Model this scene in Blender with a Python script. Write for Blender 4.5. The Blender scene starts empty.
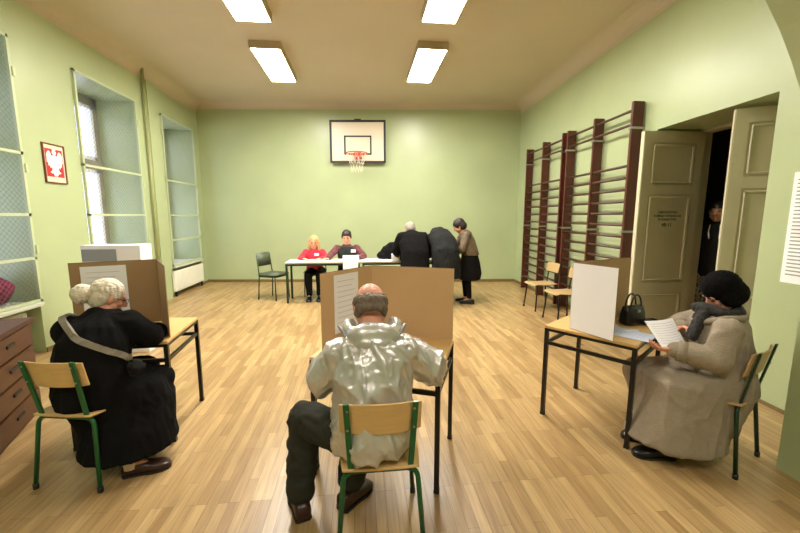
import bpy, bmesh, math, random
import numpy as np
from mathutils import Vector as V, Matrix, noise
PI = math.pi
sc = bpy.context.scene
COL = sc.collection
random.seed(7)

# ------------------------------------------------------------------ camera, world, exposure
cam_d = bpy.data.cameras.new('camera'); cam = bpy.data.objects.new('camera', cam_d); COL.objects.link(cam)
cam_d.sensor_width = 36; cam_d.lens = 368/800*36; cam_d.clip_start = 0.05
cam.location = (0, 0, 1.5)
cam.rotation_euler = (PI/2-math.radians(7.8138), 0, -math.radians(5.9938))
sc.camera = cam
w = bpy.data.worlds.new('world'); sc.world = w; w.use_nodes = True
w.node_tree.nodes['Background'].inputs[0].default_value = (.62, .68, .95, 1)
w.node_tree.nodes['Background'].inputs[1].default_value = 4.5
sc.view_settings.view_transform = 'Standard'; sc.view_settings.look = 'None'
sc.view_settings.gamma = 1; sc.view_settings.use_curve_mapping = False
sc.view_settings.exposure = 0.0
LAMP = 78.0          # diffuser emission of the ceiling lights
LAMP_NEAR = 30.0      # the pair above the near bay
WARM = (1.0, .95, .86)

# ------------------------------------------------------------------ materials
def lin(r, g, b):
    f = lambda c: (c/255/12.92 if c/255 <= .04045 else ((c/255+.055)/1.055)**2.4)
    return (f(r), f(g), f(b), 1)
def mat(name, col, rough=.6, metal=0, bump=0, bscale=40, var=0, vscale=6, emit=None, spec=.5, sheen=0, stretch=None):
    m = bpy.data.materials.new(name); m.use_nodes = True
    nt = m.node_tree; n = nt.nodes; l = nt.links; p = n['Principled BSDF']
    p.inputs['Base Color'].default_value = col; p.inputs['Roughness'].default_value = rough
    p.inputs['Metallic'].default_value = metal; p.inputs['Specular IOR Level'].default_value = spec
    if sheen: p.inputs['Sheen Weight'].default_value = sheen
    tc = n.new('ShaderNodeTexCoord'); src = tc.outputs['Object']
    if stretch:
        mp = n.new('ShaderNodeMapping'); mp.inputs['Scale'].default_value = stretch
        l.new(src, mp.inputs['Vector']); src = mp.outputs['Vector']
    if var:
        t = n.new('ShaderNodeTexNoise'); t.inputs['Scale'].default_value = vscale; t.inputs['Detail'].default_value = 5
        l.new(src, t.inputs['Vector'])
        r = n.new('ShaderNodeMapRange'); r.inputs['From Min'].default_value = .3; r.inputs['From Max'].default_value = .7
        r.inputs['To Min'].default_value = 1-var; r.inputs['To Max'].default_value = 1+var
        l.new(t.outputs['Fac'], r.inputs['Value'])
        mx = n.new('ShaderNodeVectorMath'); mx.operation = 'SCALE'; mx.inputs[0].default_value = col[:3]
        l.new(r.outputs['Result'], mx.inputs['Scale']); l.new(mx.outputs[0], p.inputs['Base Color'])
    if bump:
        t = n.new('ShaderNodeTexNoise'); t.inputs['Scale'].default_value = bscale; t.inputs['Detail'].default_value = 4
        l.new(src, t.inputs['Vector'])
        b = n.new('ShaderNodeBump'); b.inputs['Strength'].default_value = bump; b.inputs['Distance'].default_value = .01
        l.new(t.outputs['Fac'], b.inputs['Height']); l.new(b.outputs['Normal'], p.inputs['Normal'])
    if emit:
        p.inputs['Emission Color'].default_value = (*emit[0], 1); p.inputs['Emission Strength'].default_value = emit[1]
    return m
def floor_mat():
    m = bpy.data.materials.new('parquet'); m.use_nodes = True
    nt = m.node_tree; n = nt.nodes; l = nt.links; p = n['Principled BSDF']
    tc = n.new('ShaderNodeTexCoord'); mp = n.new('ShaderNodeMapping'); mp.inputs['Rotation'].default_value = (0, 0, PI/2)
    l.new(tc.outputs['Object'], mp.inputs['Vector'])
    br = n.new('ShaderNodeTexBrick'); br.offset = .37; br.offset_frequency = 3; br.squash = 1
    br.inputs['Scale'].default_value = 1; br.inputs['Brick Width'].default_value = .46; br.inputs['Row Height'].default_value = .055
    br.inputs['Mortar Size'].default_value = .0010; br.inputs['Mortar Smooth'].default_value = .3
    br.inputs['Color1'].default_value = lin(188, 157, 108); br.inputs['Color2'].default_value = lin(156, 124, 80)
    br.inputs['Mortar'].default_value = lin(110, 82, 48)
    l.new(mp.outputs[0], br.inputs['Vector'])
    # grain
    mg = n.new('ShaderNodeMapping'); mg.inputs['Scale'].default_value = (26, 1.6, 1); l.new(tc.outputs['Object'], mg.inputs['Vector'])
    g = n.new('ShaderNodeTexNoise'); g.inputs['Scale'].default_value = 2.2; g.inputs['Detail'].default_value = 6; l.new(mg.outputs[0], g.inputs['Vector'])
    r1 = n.new('ShaderNodeMapRange'); r1.inputs['From Min'].default_value = .3; r1.inputs['From Max'].default_value = .7
    r1.inputs['To Min'].default_value = .78; r1.inputs['To Max'].default_value = 1.12; l.new(g.outputs['Fac'], r1.inputs['Value'])
    # large worn patches
    g2 = n.new('ShaderNodeTexNoise'); g2.inputs['Scale'].default_value = .9; g2.inputs['Detail'].default_value = 4; l.new(tc.outputs['Object'], g2.inputs['Vector'])
    r2 = n.new('ShaderNodeMapRange'); r2.inputs['From Min'].default_value = .35; r2.inputs['From Max'].default_value = .65
    r2.inputs['To Min'].default_value = .86; r2.inputs['To Max'].default_value = 1.1; l.new(g2.outputs['Fac'], r2.inputs['Value'])
    mu = n.new('ShaderNodeMath'); mu.operation = 'MULTIPLY'; l.new(r1.outputs[0], mu.inputs[0]); l.new(r2.outputs[0], mu.inputs[1])
    s = n.new('ShaderNodeVectorMath'); s.operation = 'SCALE'; l.new(br.outputs['Color'], s.inputs[0]); l.new(mu.outputs[0], s.inputs['Scale'])
    l.new(s.outputs[0], p.inputs['Base Color'])
    r3 = n.new('ShaderNodeMapRange'); r3.inputs['To Min'].default_value = .22; r3.inputs['To Max'].default_value = .42; l.new(g2.outputs['Fac'], r3.inputs['Value'])
    l.new(r3.outputs[0], p.inputs['Roughness'])
    b = n.new('ShaderNodeBump'); b.inputs['Strength'].default_value = .25; b.inputs['Distance'].default_value = .003
    l.new(br.outputs['Fac'], b.inputs['Height']); b.invert = True; l.new(b.outputs['Normal'], p.inputs['Normal'])
    return m
def glass_mat():
    m = bpy.data.materials.new('window_glass'); m.use_nodes = True
    nt = m.node_tree; n = nt.nodes; l = nt.links; n.remove(n['Principled BSDF'])
    t = n.new('ShaderNodeBsdfTransparent'); g = n.new('ShaderNodeBsdfGlossy'); g.inputs['Roughness'].default_value = .05
    x = n.new('ShaderNodeMixShader'); x.inputs[0].default_value = .07
    l.new(t.outputs[0], x.inputs[1]); l.new(g.outputs[0], x.inputs[2])
    l.new(x.outputs[0], n['Material Output'].inputs[0]); return m
M = dict(
    wall=mat('green_wall_paint', lin(176, 188, 144), .33, bump=.12, bscale=7, var=.05, vscale=1.3),
    ceil=mat('cream_ceiling', lin(206, 192, 168), .7, var=.03, vscale=1),
    floor=floor_mat(), glass=glass_mat(),
    base=mat('brown_baseboard', lin(120, 100, 60), .5),
    frame=mat('pale_green_metal', lin(190, 200, 160), .45),
    mesh=mat('grey_wire', lin(120, 128, 118), .5, metal=.3),
    winwood=mat('window_wood', lin(140, 132, 118), .5),
    winwhite=mat('white_window_paint', lin(225, 225, 228), .45),
    sill=mat('pale_sill', lin(205, 208, 190), .5),
    rad=mat('radiator_white', lin(236, 234, 220), .4),
    dark=mat('dark_gap', lin(40, 36, 28), .8),
    pipe=mat('pipe_paint', lin(170, 172, 120), .4),
    bars=mat('dark_red_brown_wood', lin(82, 32, 20), .38, var=.2, vscale=8, stretch=(1, 1, .2)),
    rung=mat('dark_rung_wood', lin(74, 48, 34), .35),
    door=mat('cream_door_paint', lin(186, 178, 146), .45, var=.05, vscale=3),
    doorEdge=mat('door_edge_paint', lin(206, 199, 168), .45),
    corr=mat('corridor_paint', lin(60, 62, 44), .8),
    ply=mat('beech_plywood', lin(216, 178, 118), .38, var=.07, vscale=5, stretch=(1, 12, 12)),
    plyd=mat('worn_beech_plywood', lin(190, 160, 112), .4, var=.1, vscale=5, stretch=(1, 12, 12)),
    greenT=mat('green_tube', lin(20, 92, 48), .3),
    greenD=mat('dark_green_tube', lin(14, 50, 30), .35),
    blackT=mat('black_tube', lin(22, 21, 20), .35),
    card=mat('brown_cardboard', lin(206, 170, 124), .75, var=.05, vscale=2.5),
    cardL=mat('dull_brown_cardboard', lin(164, 132, 92), .75, var=.06, vscale=2.5),
    cardE=mat('cardboard_edge', lin(120, 92, 55), .8),
    white=mat('white_paper', lin(248, 246, 248), .7),
    whiteB=mat('bluish_white_paper', lin(205, 216, 240), .6),
    ink=mat('pink_grey_print', lin(214, 196, 208), .7),
    inkB=mat('black_print', lin(30, 28, 32), .7),
    inkP=mat('purple_print', lin(150, 110, 150), .7),
    red=mat('poster_red', lin(180, 38, 36), .5),
    redT=mat('rim_red', lin(205, 70, 45), .4),
    blk=mat('black_paint', lin(28, 27, 24), .5),
    board=mat('backboard_white', lin(226, 212, 188), .35),
    pframe=mat('poster_frame_wood', lin(120, 62, 40), .5),
    chest=mat('brown_chest_wood', lin(80, 44, 22), .42, var=.25, vscale=5, stretch=(1, 1, 7)),
    chestT=mat('red_brown_top', lin(74, 38, 26), .4),
    skin=mat('skin', lin(214, 160, 128), .5, spec=.3),
    skinP=mat('pink_skin', lin(222, 158, 132), .45, spec=.35),
    black=mat('black_wool', lin(19, 18, 18), .95, bump=.3, bscale=90, spec=.12),
    charcoal=mat('charcoal_cloth', lin(30, 31, 30), .85, spec=.2, bump=.2, bscale=60),
    silver=mat('silver_nylon', lin(204, 201, 194), .33, metal=.5, bump=.12, bscale=22, spec=.7),
    trous=mat('dark_olive_trousers', lin(48, 48, 40), .85, spec=.2),
    shoe=mat('brown_leather', lin(52, 28, 20), .3),
    shoeB=mat('black_leather', lin(18, 16, 16), .28),
    sock=mat('pale_sock', lin(225, 205, 190), .8),
    greycoat=mat('grey_brown_wool', lin(156, 143, 124), .95, bump=.5, bscale=140, var=.06, vscale=30, spec=.1),
    scarf=mat('dark_grey_scarf', lin(44, 42, 40), .9, bump=.8, bscale=50, var=.4, vscale=30),
    hatB=mat('black_knit', lin(16, 14, 14), .95, bump=.8, bscale=70, spec=.1),
    hairW=mat('white_hair', lin(226, 214, 192), .6, bump=.9, bscale=45, stretch=(1, 1, 3)),
    hairG=mat('grey_brown_hair', lin(112, 96, 80), .65, bump=.9, bscale=60, var=.3, vscale=30),
    hairS=mat('silver_grey_hair', lin(150, 142, 130), .65, bump=.6, bscale=60),
    hairD=mat('dark_hair', lin(38, 26, 20), .55, bump=.5, bscale=60),
    hairBl=mat('blond_hair', lin(196, 158, 104), .5, bump=.6, bscale=60),
    redC=mat('red_fleece', lin(206, 40, 62), .8),
    vest=mat('dark_green_vest', lin(30, 40, 34), .85),
    brownJ=mat('brown_leather_jacket', lin(98, 82, 62), .5, var=.25, vscale=12),
    strap=mat('grey_beige_strap', lin(136, 128, 112), .8, var=.1, vscale=60),
    eye=mat('eye_dark', lin(30, 22, 18), .2), lip=mat('lips', lin(176, 92, 84), .5),
    metal=mat('steel', lin(170, 168, 160), .3, metal=.9),
    housing=mat('lamp_housing', lin(190, 172, 138), .5),
    padG=mat('grey_green_vinyl', lin(74, 84, 62), .5),
    magenta=mat('magenta_cloth', lin(120, 22, 62), .9, var=.35, vscale=14, bump=.6, bscale=20),
    pink=mat('name_tag', lin(230, 215, 225), .6),
    greyP=mat('grey_painted_metal', lin(150, 150, 152), .5),
    net=mat('net_cord', lin(232, 222, 200), .8),
)
def plaid():
    m = mat('plaid_shirt', lin(120, 60, 56), .85); nt = m.node_tree; n = nt.nodes; l = nt.links
    tc = n.new('ShaderNodeTexCoord'); c = n.new('ShaderNodeTexChecker'); c.inputs['Scale'].default_value = 45
    c.inputs['Color1'].default_value = lin(130, 62, 66); c.inputs['Color2'].default_value = lin(58, 44, 48)
    l.new(tc.outputs['Object'], c.inputs['Vector']); l.new(c.outputs['Color'], n['Principled BSDF'].inputs['Base Color']); return m
def camo():
    m = mat('camouflage_cloth', lin(90, 92, 78), .9); nt = m.node_tree; n = nt.nodes; l = nt.links
    tc = n.new('ShaderNodeTexCoord'); c = n.new('ShaderNodeTexNoise'); c.inputs['Scale'].default_value = 14
    r = n.new('ShaderNodeValToRGB'); r.color_ramp.interpolation = 'CONSTANT'
    e = r.color_ramp.elements; e[0].color = lin(60, 62, 52); e[1].position = .47; e[1].color = lin(150, 150, 132)
    k = e.new(.56); k.color = lin(104, 106, 88)
    l.new(tc.outputs['Object'], c.inputs['Vector']); l.new(c.outputs['Fac'], r.inputs[0]); l.new(r.outputs[0], n['Principled BSDF'].inputs['Base Color']); return m
M['plaid'] = plaid(); M['camo'] = camo()
M['diffuser'] = mat('lamp_diffuser', (1, 1, 1, 1), .5, emit=(WARM, LAMP))
M['diffuserN'] = mat('lamp_diffuser_near', (1, 1, 1, 1), .5, emit=(WARM, LAMP_NEAR))

# ------------------------------------------------------------------ mesh helpers
def tag(o, label=None, cat=None, group=None, kind=None):
    if label: o['label'] = label
    if cat: o['category'] = cat
    if group: o['group'] = group
    if kind: o['kind'] = kind
    return o
def empty(name, loc, label, cat, group=None):
    o = bpy.data.objects.new(name, None); o.location = loc; o.empty_display_size = .1; COL.objects.link(o)
    return tag(o, label, cat, group)
def origin(p):
    v = V((0, 0, 0))
    while p is not None: v += p.location; p = p.parent
    return v
def finish(name, me, m, parent=None, smooth=False):
    """me is in world coordinates; the child's frame is its parent's"""
    o = bpy.data.objects.new(name, me); COL.objects.link(o)
    if parent is not None:
        me.transform(Matrix.Translation(-origin(parent))); o.parent = parent
    ms = m if isinstance(m, (list, tuple)) else [m]
    me.materials.clear()
    for x in ms: me.materials.append(x)
    if smooth:
        me.polygons.foreach_set('use_smooth', [True]*len(me.polygons))
    return o
class MB:
    def __init__(s): s.b = bmesh.new(); s.mi = 0
    def _tag(s, fs):
        for f in fs: f.material_index = s.mi
    def box(s, c, size, rot=None, bev=0):
        M4 = Matrix.Translation(c) @ (rot.to_4x4() if rot is not None else Matrix.Identity(4)) @ Matrix.Diagonal((*size, 1))
        r = bmesh.ops.create_cube(s.b, size=1, matrix=M4)
        vs = r['verts']; fs = list({f for v in vs for f in v.link_faces}); s._tag(fs)
        if bev:
            es = list({e for v in vs for e in v.link_edges})
            rr = bmesh.ops.bevel(s.b, geom=es, offset=bev, segments=2, affect='EDGES'); s._tag(rr['faces'])
        return s
    def span(s, a, b, bev=0):
        a = V(a); b = V(b); return s.box((a+b)/2, [abs(x) for x in (b-a)], None, bev)
    def hexa(s, p):  # 8 points: bottom 4 ccw, top 4 ccw
        v = [s.b.verts.new(q) for q in p]
        for f in ((3, 2, 1, 0), (4, 5, 6, 7), (0, 1, 5, 4), (1, 2, 6, 5), (2, 3, 7, 6), (3, 0, 4, 7)): s.b.faces.new([v[i] for i in f]).material_index = s.mi
        return s
    def tube(s, pts, r, n=10, flat=None, ref=None):
        """round tube, or flat=(half width, half thickness) strip whose width lies along ref"""
        pts = [V(p) for p in pts]; rings = []
        prev = None
        for i, p in enumerate(pts):
            d = ((pts[min(i+1, len(pts)-1)]-p).normalized()+(p-pts[max(i-1, 0)]).normalized())
            d = d.normalized() if d.length > 1e-6 else (pts[-1]-pts[0]).normalized()
            if ref is not None: a = V(ref) - d*V(ref).dot(d)
            elif prev is None: a = d.orthogonal()
            else: a = prev - d*prev.dot(d)
            a.normalize(); prev = a; b = d.cross(a)
            rr = r[i] if isinstance(r, (list, tuple)) else r
            if flat: rings.append([p+a*x*flat[0]+b*y*flat[1] for x, y in ((1, 1), (-1, 1), (-1, -1), (1, -1))])
            else: rings.append([p+(a*math.cos(2*PI*k/n)+b*math.sin(2*PI*k/n))*rr for k in range(n)])
        return s.rings(rings)
    def rings(s, rings, caps=True, closed=False):
        R = [[s.b.verts.new(p) for p in r] for r in rings]; n = len(R[0])
        for i in range(len(R)-(0 if closed else 1)):
            A, B = R[i], R[(i+1) % len(R)]
            for k in range(n): s.b.faces.new((A[k], A[(k+1) % n], B[(k+1) % n], B[k])).material_index = s.mi
        if caps and not closed:
            s.b.faces.new(R[0][::-1]).material_index = s.mi; s.b.faces.new(R[-1]).material_index = s.mi
        return s
    def prism(s, poly, f0, f1):
        """poly of 2D points; f0, f1 map a 2D point to the two sides"""
        A = [s.b.verts.new(f0(*p)) for p in poly]; B = [s.b.verts.new(f1(*p)) for p in poly]; n = len(poly)
        s.b.faces.new(A[::-1]).material_index = s.mi; s.b.faces.new(B).material_index = s.mi
        for k in range(n): s.b.faces.new((A[k], A[(k+1) % n], B[(k+1) % n], B[k])).material_index = s.mi
        return s
    def build(s, name, m, parent=None, smooth=False, bev=0):
        bmesh.ops.recalc_face_normals(s.b, faces=s.b.faces)
        me = bpy.data.meshes.new(name); s.b.to_mesh(me); s.b.free()
        o = finish(name, me, m, parent, smooth)
        if bev:
            md = o.modifiers.new('bevel', 'BEVEL'); md.width = bev; md.segments = 2; md.limit_method = 'ANGLE'
        return o
def struct(o): o['kind'] = 'structure'; return o
def copy_tree(o, parent=None):
    c = o.copy(); COL.objects.link(c)
    if parent is not None: c.parent = parent
    for ch in list(o.children): copy_tree(ch, c)
    return c
def bend(pts, r=.04, n=5):
    """round the corners of a polyline"""
    pts = [V(p) for p in pts]; out = [pts[0]]
    for i in range(1, len(pts)-1):
        a, p, b = pts[i-1], pts[i], pts[i+1]; d1 = (a-p).normalized(); d2 = (b-p).normalized()
        s, e = p+d1*r, p+d2*r
        for k in range(n+1):
            t = k/n; out.append(s*(1-t)**2+p*2*t*(1-t)+e*t*t)
    return out+[pts[-1]]

# ------------------------------------------------------------------ the room
LX = -3.5                                             # left wall
def rx(y): return 3.5-(8.06-y)*.30/5.6                 # right wall is slightly askew
HC = 3.9
Y0 = -2.6
BL, BR = (LX, 8.73), (3.5, 8.06)                      # back wall runs between these
bd = V((BR[0]-BL[0], BR[1]-BL[1], 0)).normalized(); bn = V((-bd.y, bd.x, 0))   # bn points out of the room
def back(x, off=0, z=0):
    """point on the back wall at world x, off metres into the room"""
    t = (x-BL[0])/(BR[0]-BL[0]); return V((x, BL[1]+t*(BR[1]-BL[1]), z))-bn*off
f = MB(); f.hexa([(LX-.8, Y0-.2, -.1), (5.9, Y0-.2, -.1), (5.9, 9.2, -.1), (LX-.8, 9.2, -.1), (LX-.8, Y0-.2, 0), (5.9, Y0-.2, 0), (5.9, 9.2, 0), (LX-.8, 9.2, 0)])
struct(f.build('floor', M['floor']))
c = MB(); c.span((LX-.3, Y0-.2, HC), (4.2, 9.2, HC+.15)); struct(c.build('ceiling', M['ceil']))
b = MB(); p0, p1 = back(LX-.3), back(3.8)
b.hexa([p0, p1, p1+bn*.25, p0+bn*.25]+[q+V((0, 0, HC)) for q in (p0, p1, p1+bn*.25, p0+bn*.25)])
struct(b.build('wall_back', M['wall']))
b = MB(); b.span((LX-.3, Y0-.2, 0), (4.2, Y0, HC)); struct(b.build('wall_front', M['wall']))
# left wall: three deep window niches
WINS = [(3.05, 4.32), (5.16, 6.43), (7.17, 8.42)]
WZ0, WZ1, ND = .53, 3.27, .62
b = MB(); ys = [Y0]+[v for w_ in WINS for v in w_]+[9.0]
for i in range(0, len(ys), 2): b.span((LX-ND-.1, ys[i], 0), (LX, ys[i+1], HC))
for a_, c_ in WINS:
    b.span((LX-ND-.1, a_, WZ1), (LX, c_, HC)); b.span((LX-ND-.1, a_, 0), (LX-.17, c_, WZ0))
struct(b.build('wall_left', M['wall']))
# right wall with the doorway niche; y, depth, z boxes follow the skew of the wall
DY0, DY1, DZ, DD = 2.66, 3.92, 2.45, .55
def rbox(m, ya, yb, da, db, za, zb):
    P = [(rx(ya)+da, ya), (rx(ya)+db, ya), (rx(yb)+db, yb), (rx(yb)+da, yb)]
    m.hexa([(x, y, za) for x, y in P]+[(x, y, zb) for x, y in P])
b = MB(); rbox(b, Y0, DY0, 0, DD, 0, HC); rbox(b, DY1, 8.6, 0, DD, 0, HC); rbox(b, DY0, DY1, 0, DD, DZ, HC)
struct(b.build('wall_right', M['wall']))
# coved cornice where walls meet the ceiling
def cove(m, pa, pb, inn, r=.2):
    inn = V(inn); rings = []
    for p in (V(pa), V(pb)):
        ring = [p+V((0, 0, HC))]
        for k in range(8):
            t = PI/2*k/7; ring.append(p+inn*(r-r*math.cos(t))*1+V((0, 0, HC-r+r*math.sin(t))))
        rings.append(ring)
    m.rings(rings)
b = MB(); cove(b, (LX, Y0, 0), (LX, 8.8, 0), (1, 0, 0)); cove(b, (rx(Y0), Y0, 0), (rx(8.2), 8.2, 0), (-1, 0, 0)); cove(b, back(LX), back(3.5), -bn, .12)
struct(b.build('trim_1', M['ceil']))
# dividing pier and wide arch between the near bay and the hall
poly = []
for k in range(41):
    t = PI*k/40; poly.append((2.46*math.cos(t), 1.3+2.16*math.sin(t)))
poly = [(3.3, 0), (2.46, 0)]+poly+[(-2.46, 0), (-3.5, 0), (-3.5, HC), (3.3, HC)]
b = MB()
top = [(x, z) for x, z in poly[1:44]]
for i in range(len(top)-1):
    (xa, za), (xb, zb) = top[i], top[i+1]
    if i == 0 or i == len(top)-2: continue
    b.hexa([(xa, 1.3, za), (xb, 1.3, zb), (xb, 1.78, zb), (xa, 1.78, za), (xa, 1.3, HC), (xb, 1.3, HC), (xb, 1.78, HC), (xa, 1.78, HC)])
b.span((2.46, 1.3, 0), (3.2, 1.78, HC)); b.span((-3.5, 1.3, 0), (-2.46, 1.78, HC))
struct(b.build('wall_arch', M['wall']))
# baseboards
b = MB(); q0, q1 = back(LX), back(3.5)
b.hexa([q0-bn*.015, q1-bn*.015, q1, q0]+[q+V((0, 0, .06)) for q in (q0-bn*.015, q1-bn*.015, q1, q0)]); struct(b.build('baseboard_back', M['base']))
b = MB(); rbox(b, DY1, 8.2, -.015, 0, 0, .06); rbox(b, 1.78, DY0, -.012, 0, 0, .03); struct(b.build('baseboard_right', M['base']))
b = MB()
for i in range(0, len(ys), 2): b.span((LX, max(ys[i], 1.8), 0), (LX+.015, min(ys[i+1], 8.7), .05))
struct(b.build('baseboard_left', M['base']))
# corridor beyond the doorway
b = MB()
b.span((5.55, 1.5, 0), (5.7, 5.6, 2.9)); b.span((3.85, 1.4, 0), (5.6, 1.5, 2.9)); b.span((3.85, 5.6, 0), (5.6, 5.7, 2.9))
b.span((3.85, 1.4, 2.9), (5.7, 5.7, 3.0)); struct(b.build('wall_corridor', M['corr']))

# windows
for i, (ya, yb) in enumerate(WINS):
    win = bpy.data.objects.new('window_%d' % (i+1), None); win.location = (LX-ND, (ya+yb)/2, WZ0); COL.objects.link(win); struct(win)
    X = LX-ND+.03
    m = MB()
    m.span((X-.04, ya, WZ0), (X+.04, ya+.09, WZ1)); m.span((X-.04, yb-.11, WZ0), (X+.04, yb, WZ1))
    m.span((X-.04, ya, WZ1-.13), (X+.04, yb, WZ1)); m.span((X-.04, ya, WZ0), (X+.04, yb, WZ0+.1))
    m.span((X-.05, ya, 2.2), (X+.06, yb, 2.34))
    m.build('window_frame', M['winwood'], win)
    m = MB(); mid = (ya+yb)/2
    for a_, c_ in ((ya+.09, mid), (mid, yb-.11)):
        for z0, z1 in ((WZ0+.1, 2.2), (2.34, WZ1-.13)):
            m.span((X-.03, a_, z0), (X+.05, a_+.05, z1)); m.span((X-.03, c_-.05, z0), (X+.05, c_, z1))
            m.span((X-.03, a_, z0), (X+.05, c_, z0+.05)); m.span((X-.03, a_, z1-.05), (X+.05, c_, z1))
    m.build('window_sash', M['winwhite'], win)
    for a_, c_ in ((ya+.14, mid-.05), (mid+.05, yb-.16)):
        for z0, z1 in ((WZ0+.15, 2.15), (2.39, WZ1-.18)):
            MB().span((X-.004, a_, z0), (X+.004, c_, z1)).build('pane', M['glass'], win)
    MB().span((LX-ND+.06, ya+.005, WZ0), (LX+.06, yb-.005, WZ0+.045), .01).build('window_sill', M['sill'], win)
# protective wire guards in pale metal frames, one per window
GL = ['wire guard over the nearest window, cut by the left picture edge', 'wire guard in pale frame over the middle window beside the eagle poster', 'wire guard in pale frame over the far window above the radiator']
for i, (ya, yb) in enumerate(WINS):
    g = empty('window_guard', (LX, (ya+yb)/2, WZ0+.05), GL[i], 'window guard', 'window guards')
    X = LX+.015; z0, z1 = WZ0+.05, WZ1+.02
    m = MB()
    for y in (ya+.0, yb-.03): m.span((X-.012, y, z0), (X+.018, y+.03, z1))
    for z in (z0, 1.04, 1.50, 2.13, z1-.03): m.span((X-.012, ya, z), (X+.018, yb, z+.028))
    m.build('guard_frame', M['frame'], g)
    m = MB(); st = .058; W_ = yb-ya; H_ = z1-z0
    k = -int(H_/st)-1
    while k*st < W_:
        for sgn in (1, -1):
            pts = []
            a0 = max(0, -k*st); a1 = min(H_, W_-k*st)
            if a1-a0 > .02:
                for t in (a0, a1):
                    y = k*st+t; y = y if sgn == 1 else W_-y
                    pts.append((X+.002*sgn, ya+y, z0+t))
                m.tube(pts, .0016, 3)
        k += 1
    m.build('wire_mesh', M['mesh'], g)
    for z in (1.1, 1.95, 2.9):
        MB().span((X, yb-.01, z), (X+.03, yb+.025, z+.09), .004).build('hinge', M['frame'], g)
# radiators under the windows
RL = ['white panel radiator under the nearest window behind the brown chest', 'white panel radiator under the middle window behind the left booth', 'white panel radiator with dark gap below, under the far window']
for i, (ya, yb) in enumerate(WINS):
    r = empty('radiator', (LX+.04, (ya+yb)/2, .0), RL[i], 'radiator', 'radiators')
    xo = .06 if i == 2 else -.06
    a_, c_ = (ya-.05, yb-.05) if i == 2 else (ya+.1, yb-.1)
    m = MB(); m.span((LX+xo-.05, a_, .10), (LX+xo, c_, .48), .006)
    for k in range(24):
        y = a_+.03+(c_-a_-.06)*k/24; m.span((LX+xo, y, .13), (LX+xo+.006, y+.03, .46))
    m.build('radiator_panel', M['rad'], r)
    for q in (a_+.05, c_-.08): MB().span((LX+xo-.045, q, .0), (LX+xo-.01, q+.03, .1)).build('foot', M['dark'], r)
# heating pipe
m = MB(); m.tube([(LX+.045, 6.66, 0), (LX+.045, 6.66, HC-.03)], .022, 12)
tag(m.build('heating_pipe', M['pipe'], smooth=True), 'painted vertical heating pipe on the left wall between the two far windows', 'pipe')
m = MB(); m.span((LX, 6.74, 0), (LX+.05, 7.02, HC-.2)); struct(m.build('trim_2', M['wall']))

# ------------------------------------------------------------------ doors
def leaf(name, hx, hy, ang, w_, h, mirror=1, sign=False):
    """door leaf hinged at hx, hy, swinging to angle ang (radians, direction of the leaf from the hinge)"""
    d = V((math.cos(ang), math.sin(ang), 0)); nrm = V((-d.y, d.x, 0))*mirror
    rot = Matrix((d, nrm, V((0, 0, 1)))).transposed(); base = V((hx, hy, 0))
    root = bpy.data.objects.new(name, None); root.location = base; COL.objects.link(root); struct(root)
    P = lambda u, v, z: base+d*u+nrm*v+V((0, 0, z))
    m = MB(); m.box(P(w_/2, 0, h/2+.01), (w_, .034, h), rot)
    # stiles and rails on both faces
    for v in (-.02, .02):
        for u0, u1, z0, z1 in ((0, .09, .01, h+.01), (w_-.09, w_, .01, h+.01), (.09, w_-.09, .01, .2), (.09, w_-.09, .62, .74), (.09, w_-.09, h-.67, h-.57), (.09, w_-.09, h-.11, h+.01)):
            m.box(P((u0+u1)/2, v*1.1, (z0+z1)/2), (u1-u0, .012, z1-z0), rot)
    m.build('door_panel', M['door'], root)
    m = MB(); m.box(P(w_+.004, 0, h/2+.01), (.012, .05, h), rot); m.build('edge_strip', M['doorEdge'], root)
    m = MB()
    for z0, z1 in ((.2, .62), (.74, h-.67), (h-.57, h-.11)):
        for v in (-.024, .024):
            for a_, c_ in (((.12, z0+.03), (.12, z1-.03)), ((w_-.12, z0+.03), (w_-.12, z1-.03)), ((.12, z0+.03), (w_-.12, z0+.03)), ((.12, z1-.03), (w_-.12, z1-.03))):
                m.tube([P(a_[0], v, a_[1]), P(c_[0], v, c_[1])], .011, 6)
    m.build('panel_moulding', M['door'], root)
    return root, P
FX = 3.80
leaf('door_1', FX, DY1-.04, PI-.02, .70, 2.41)
leaf('door_2', FX-.02, DY0+.05, PI-math.atan2(.34, .50), .605, 2.41, -1)
m = MB(); m.span((FX, DY0, 0), (FX+.12, DY0+.06, DZ)); m.span((FX, DY1-.035, 0), (FX+.12, DY1, DZ)); m.span((FX, DY0, DZ-.03), (FX+.12, DY1, DZ))
struct(m.build('trim_3', M['door']))
def text(body, size, loc, rot, m, name, parent=None, ext=.0006, align='CENTER'):
    cu = bpy.data.curves.new(name, 'FONT'); cu.body = body; cu.size = size; cu.align_x = align; cu.align_y = 'CENTER'; cu.extrude = ext
    cu.offset = size*.018
    o = bpy.data.objects.new(name, cu); COL.objects.link(o); bpy.context.view_layer.update()
    me = bpy.data.meshes.new_from_object(o); bpy.data.objects.remove(o)
    me.transform(Matrix.Translation(loc) @ rot.to_4x4())
    return finish(name, me, m, parent)
def facing(n):
    """rotation that puts text facing direction n, upright"""
    n = V(n).normalized(); up = V((0, 0, 1)); r = up.cross(n).normalized(); u = n.cross(r)
    return Matrix((r, u, n)).transposed()
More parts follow.
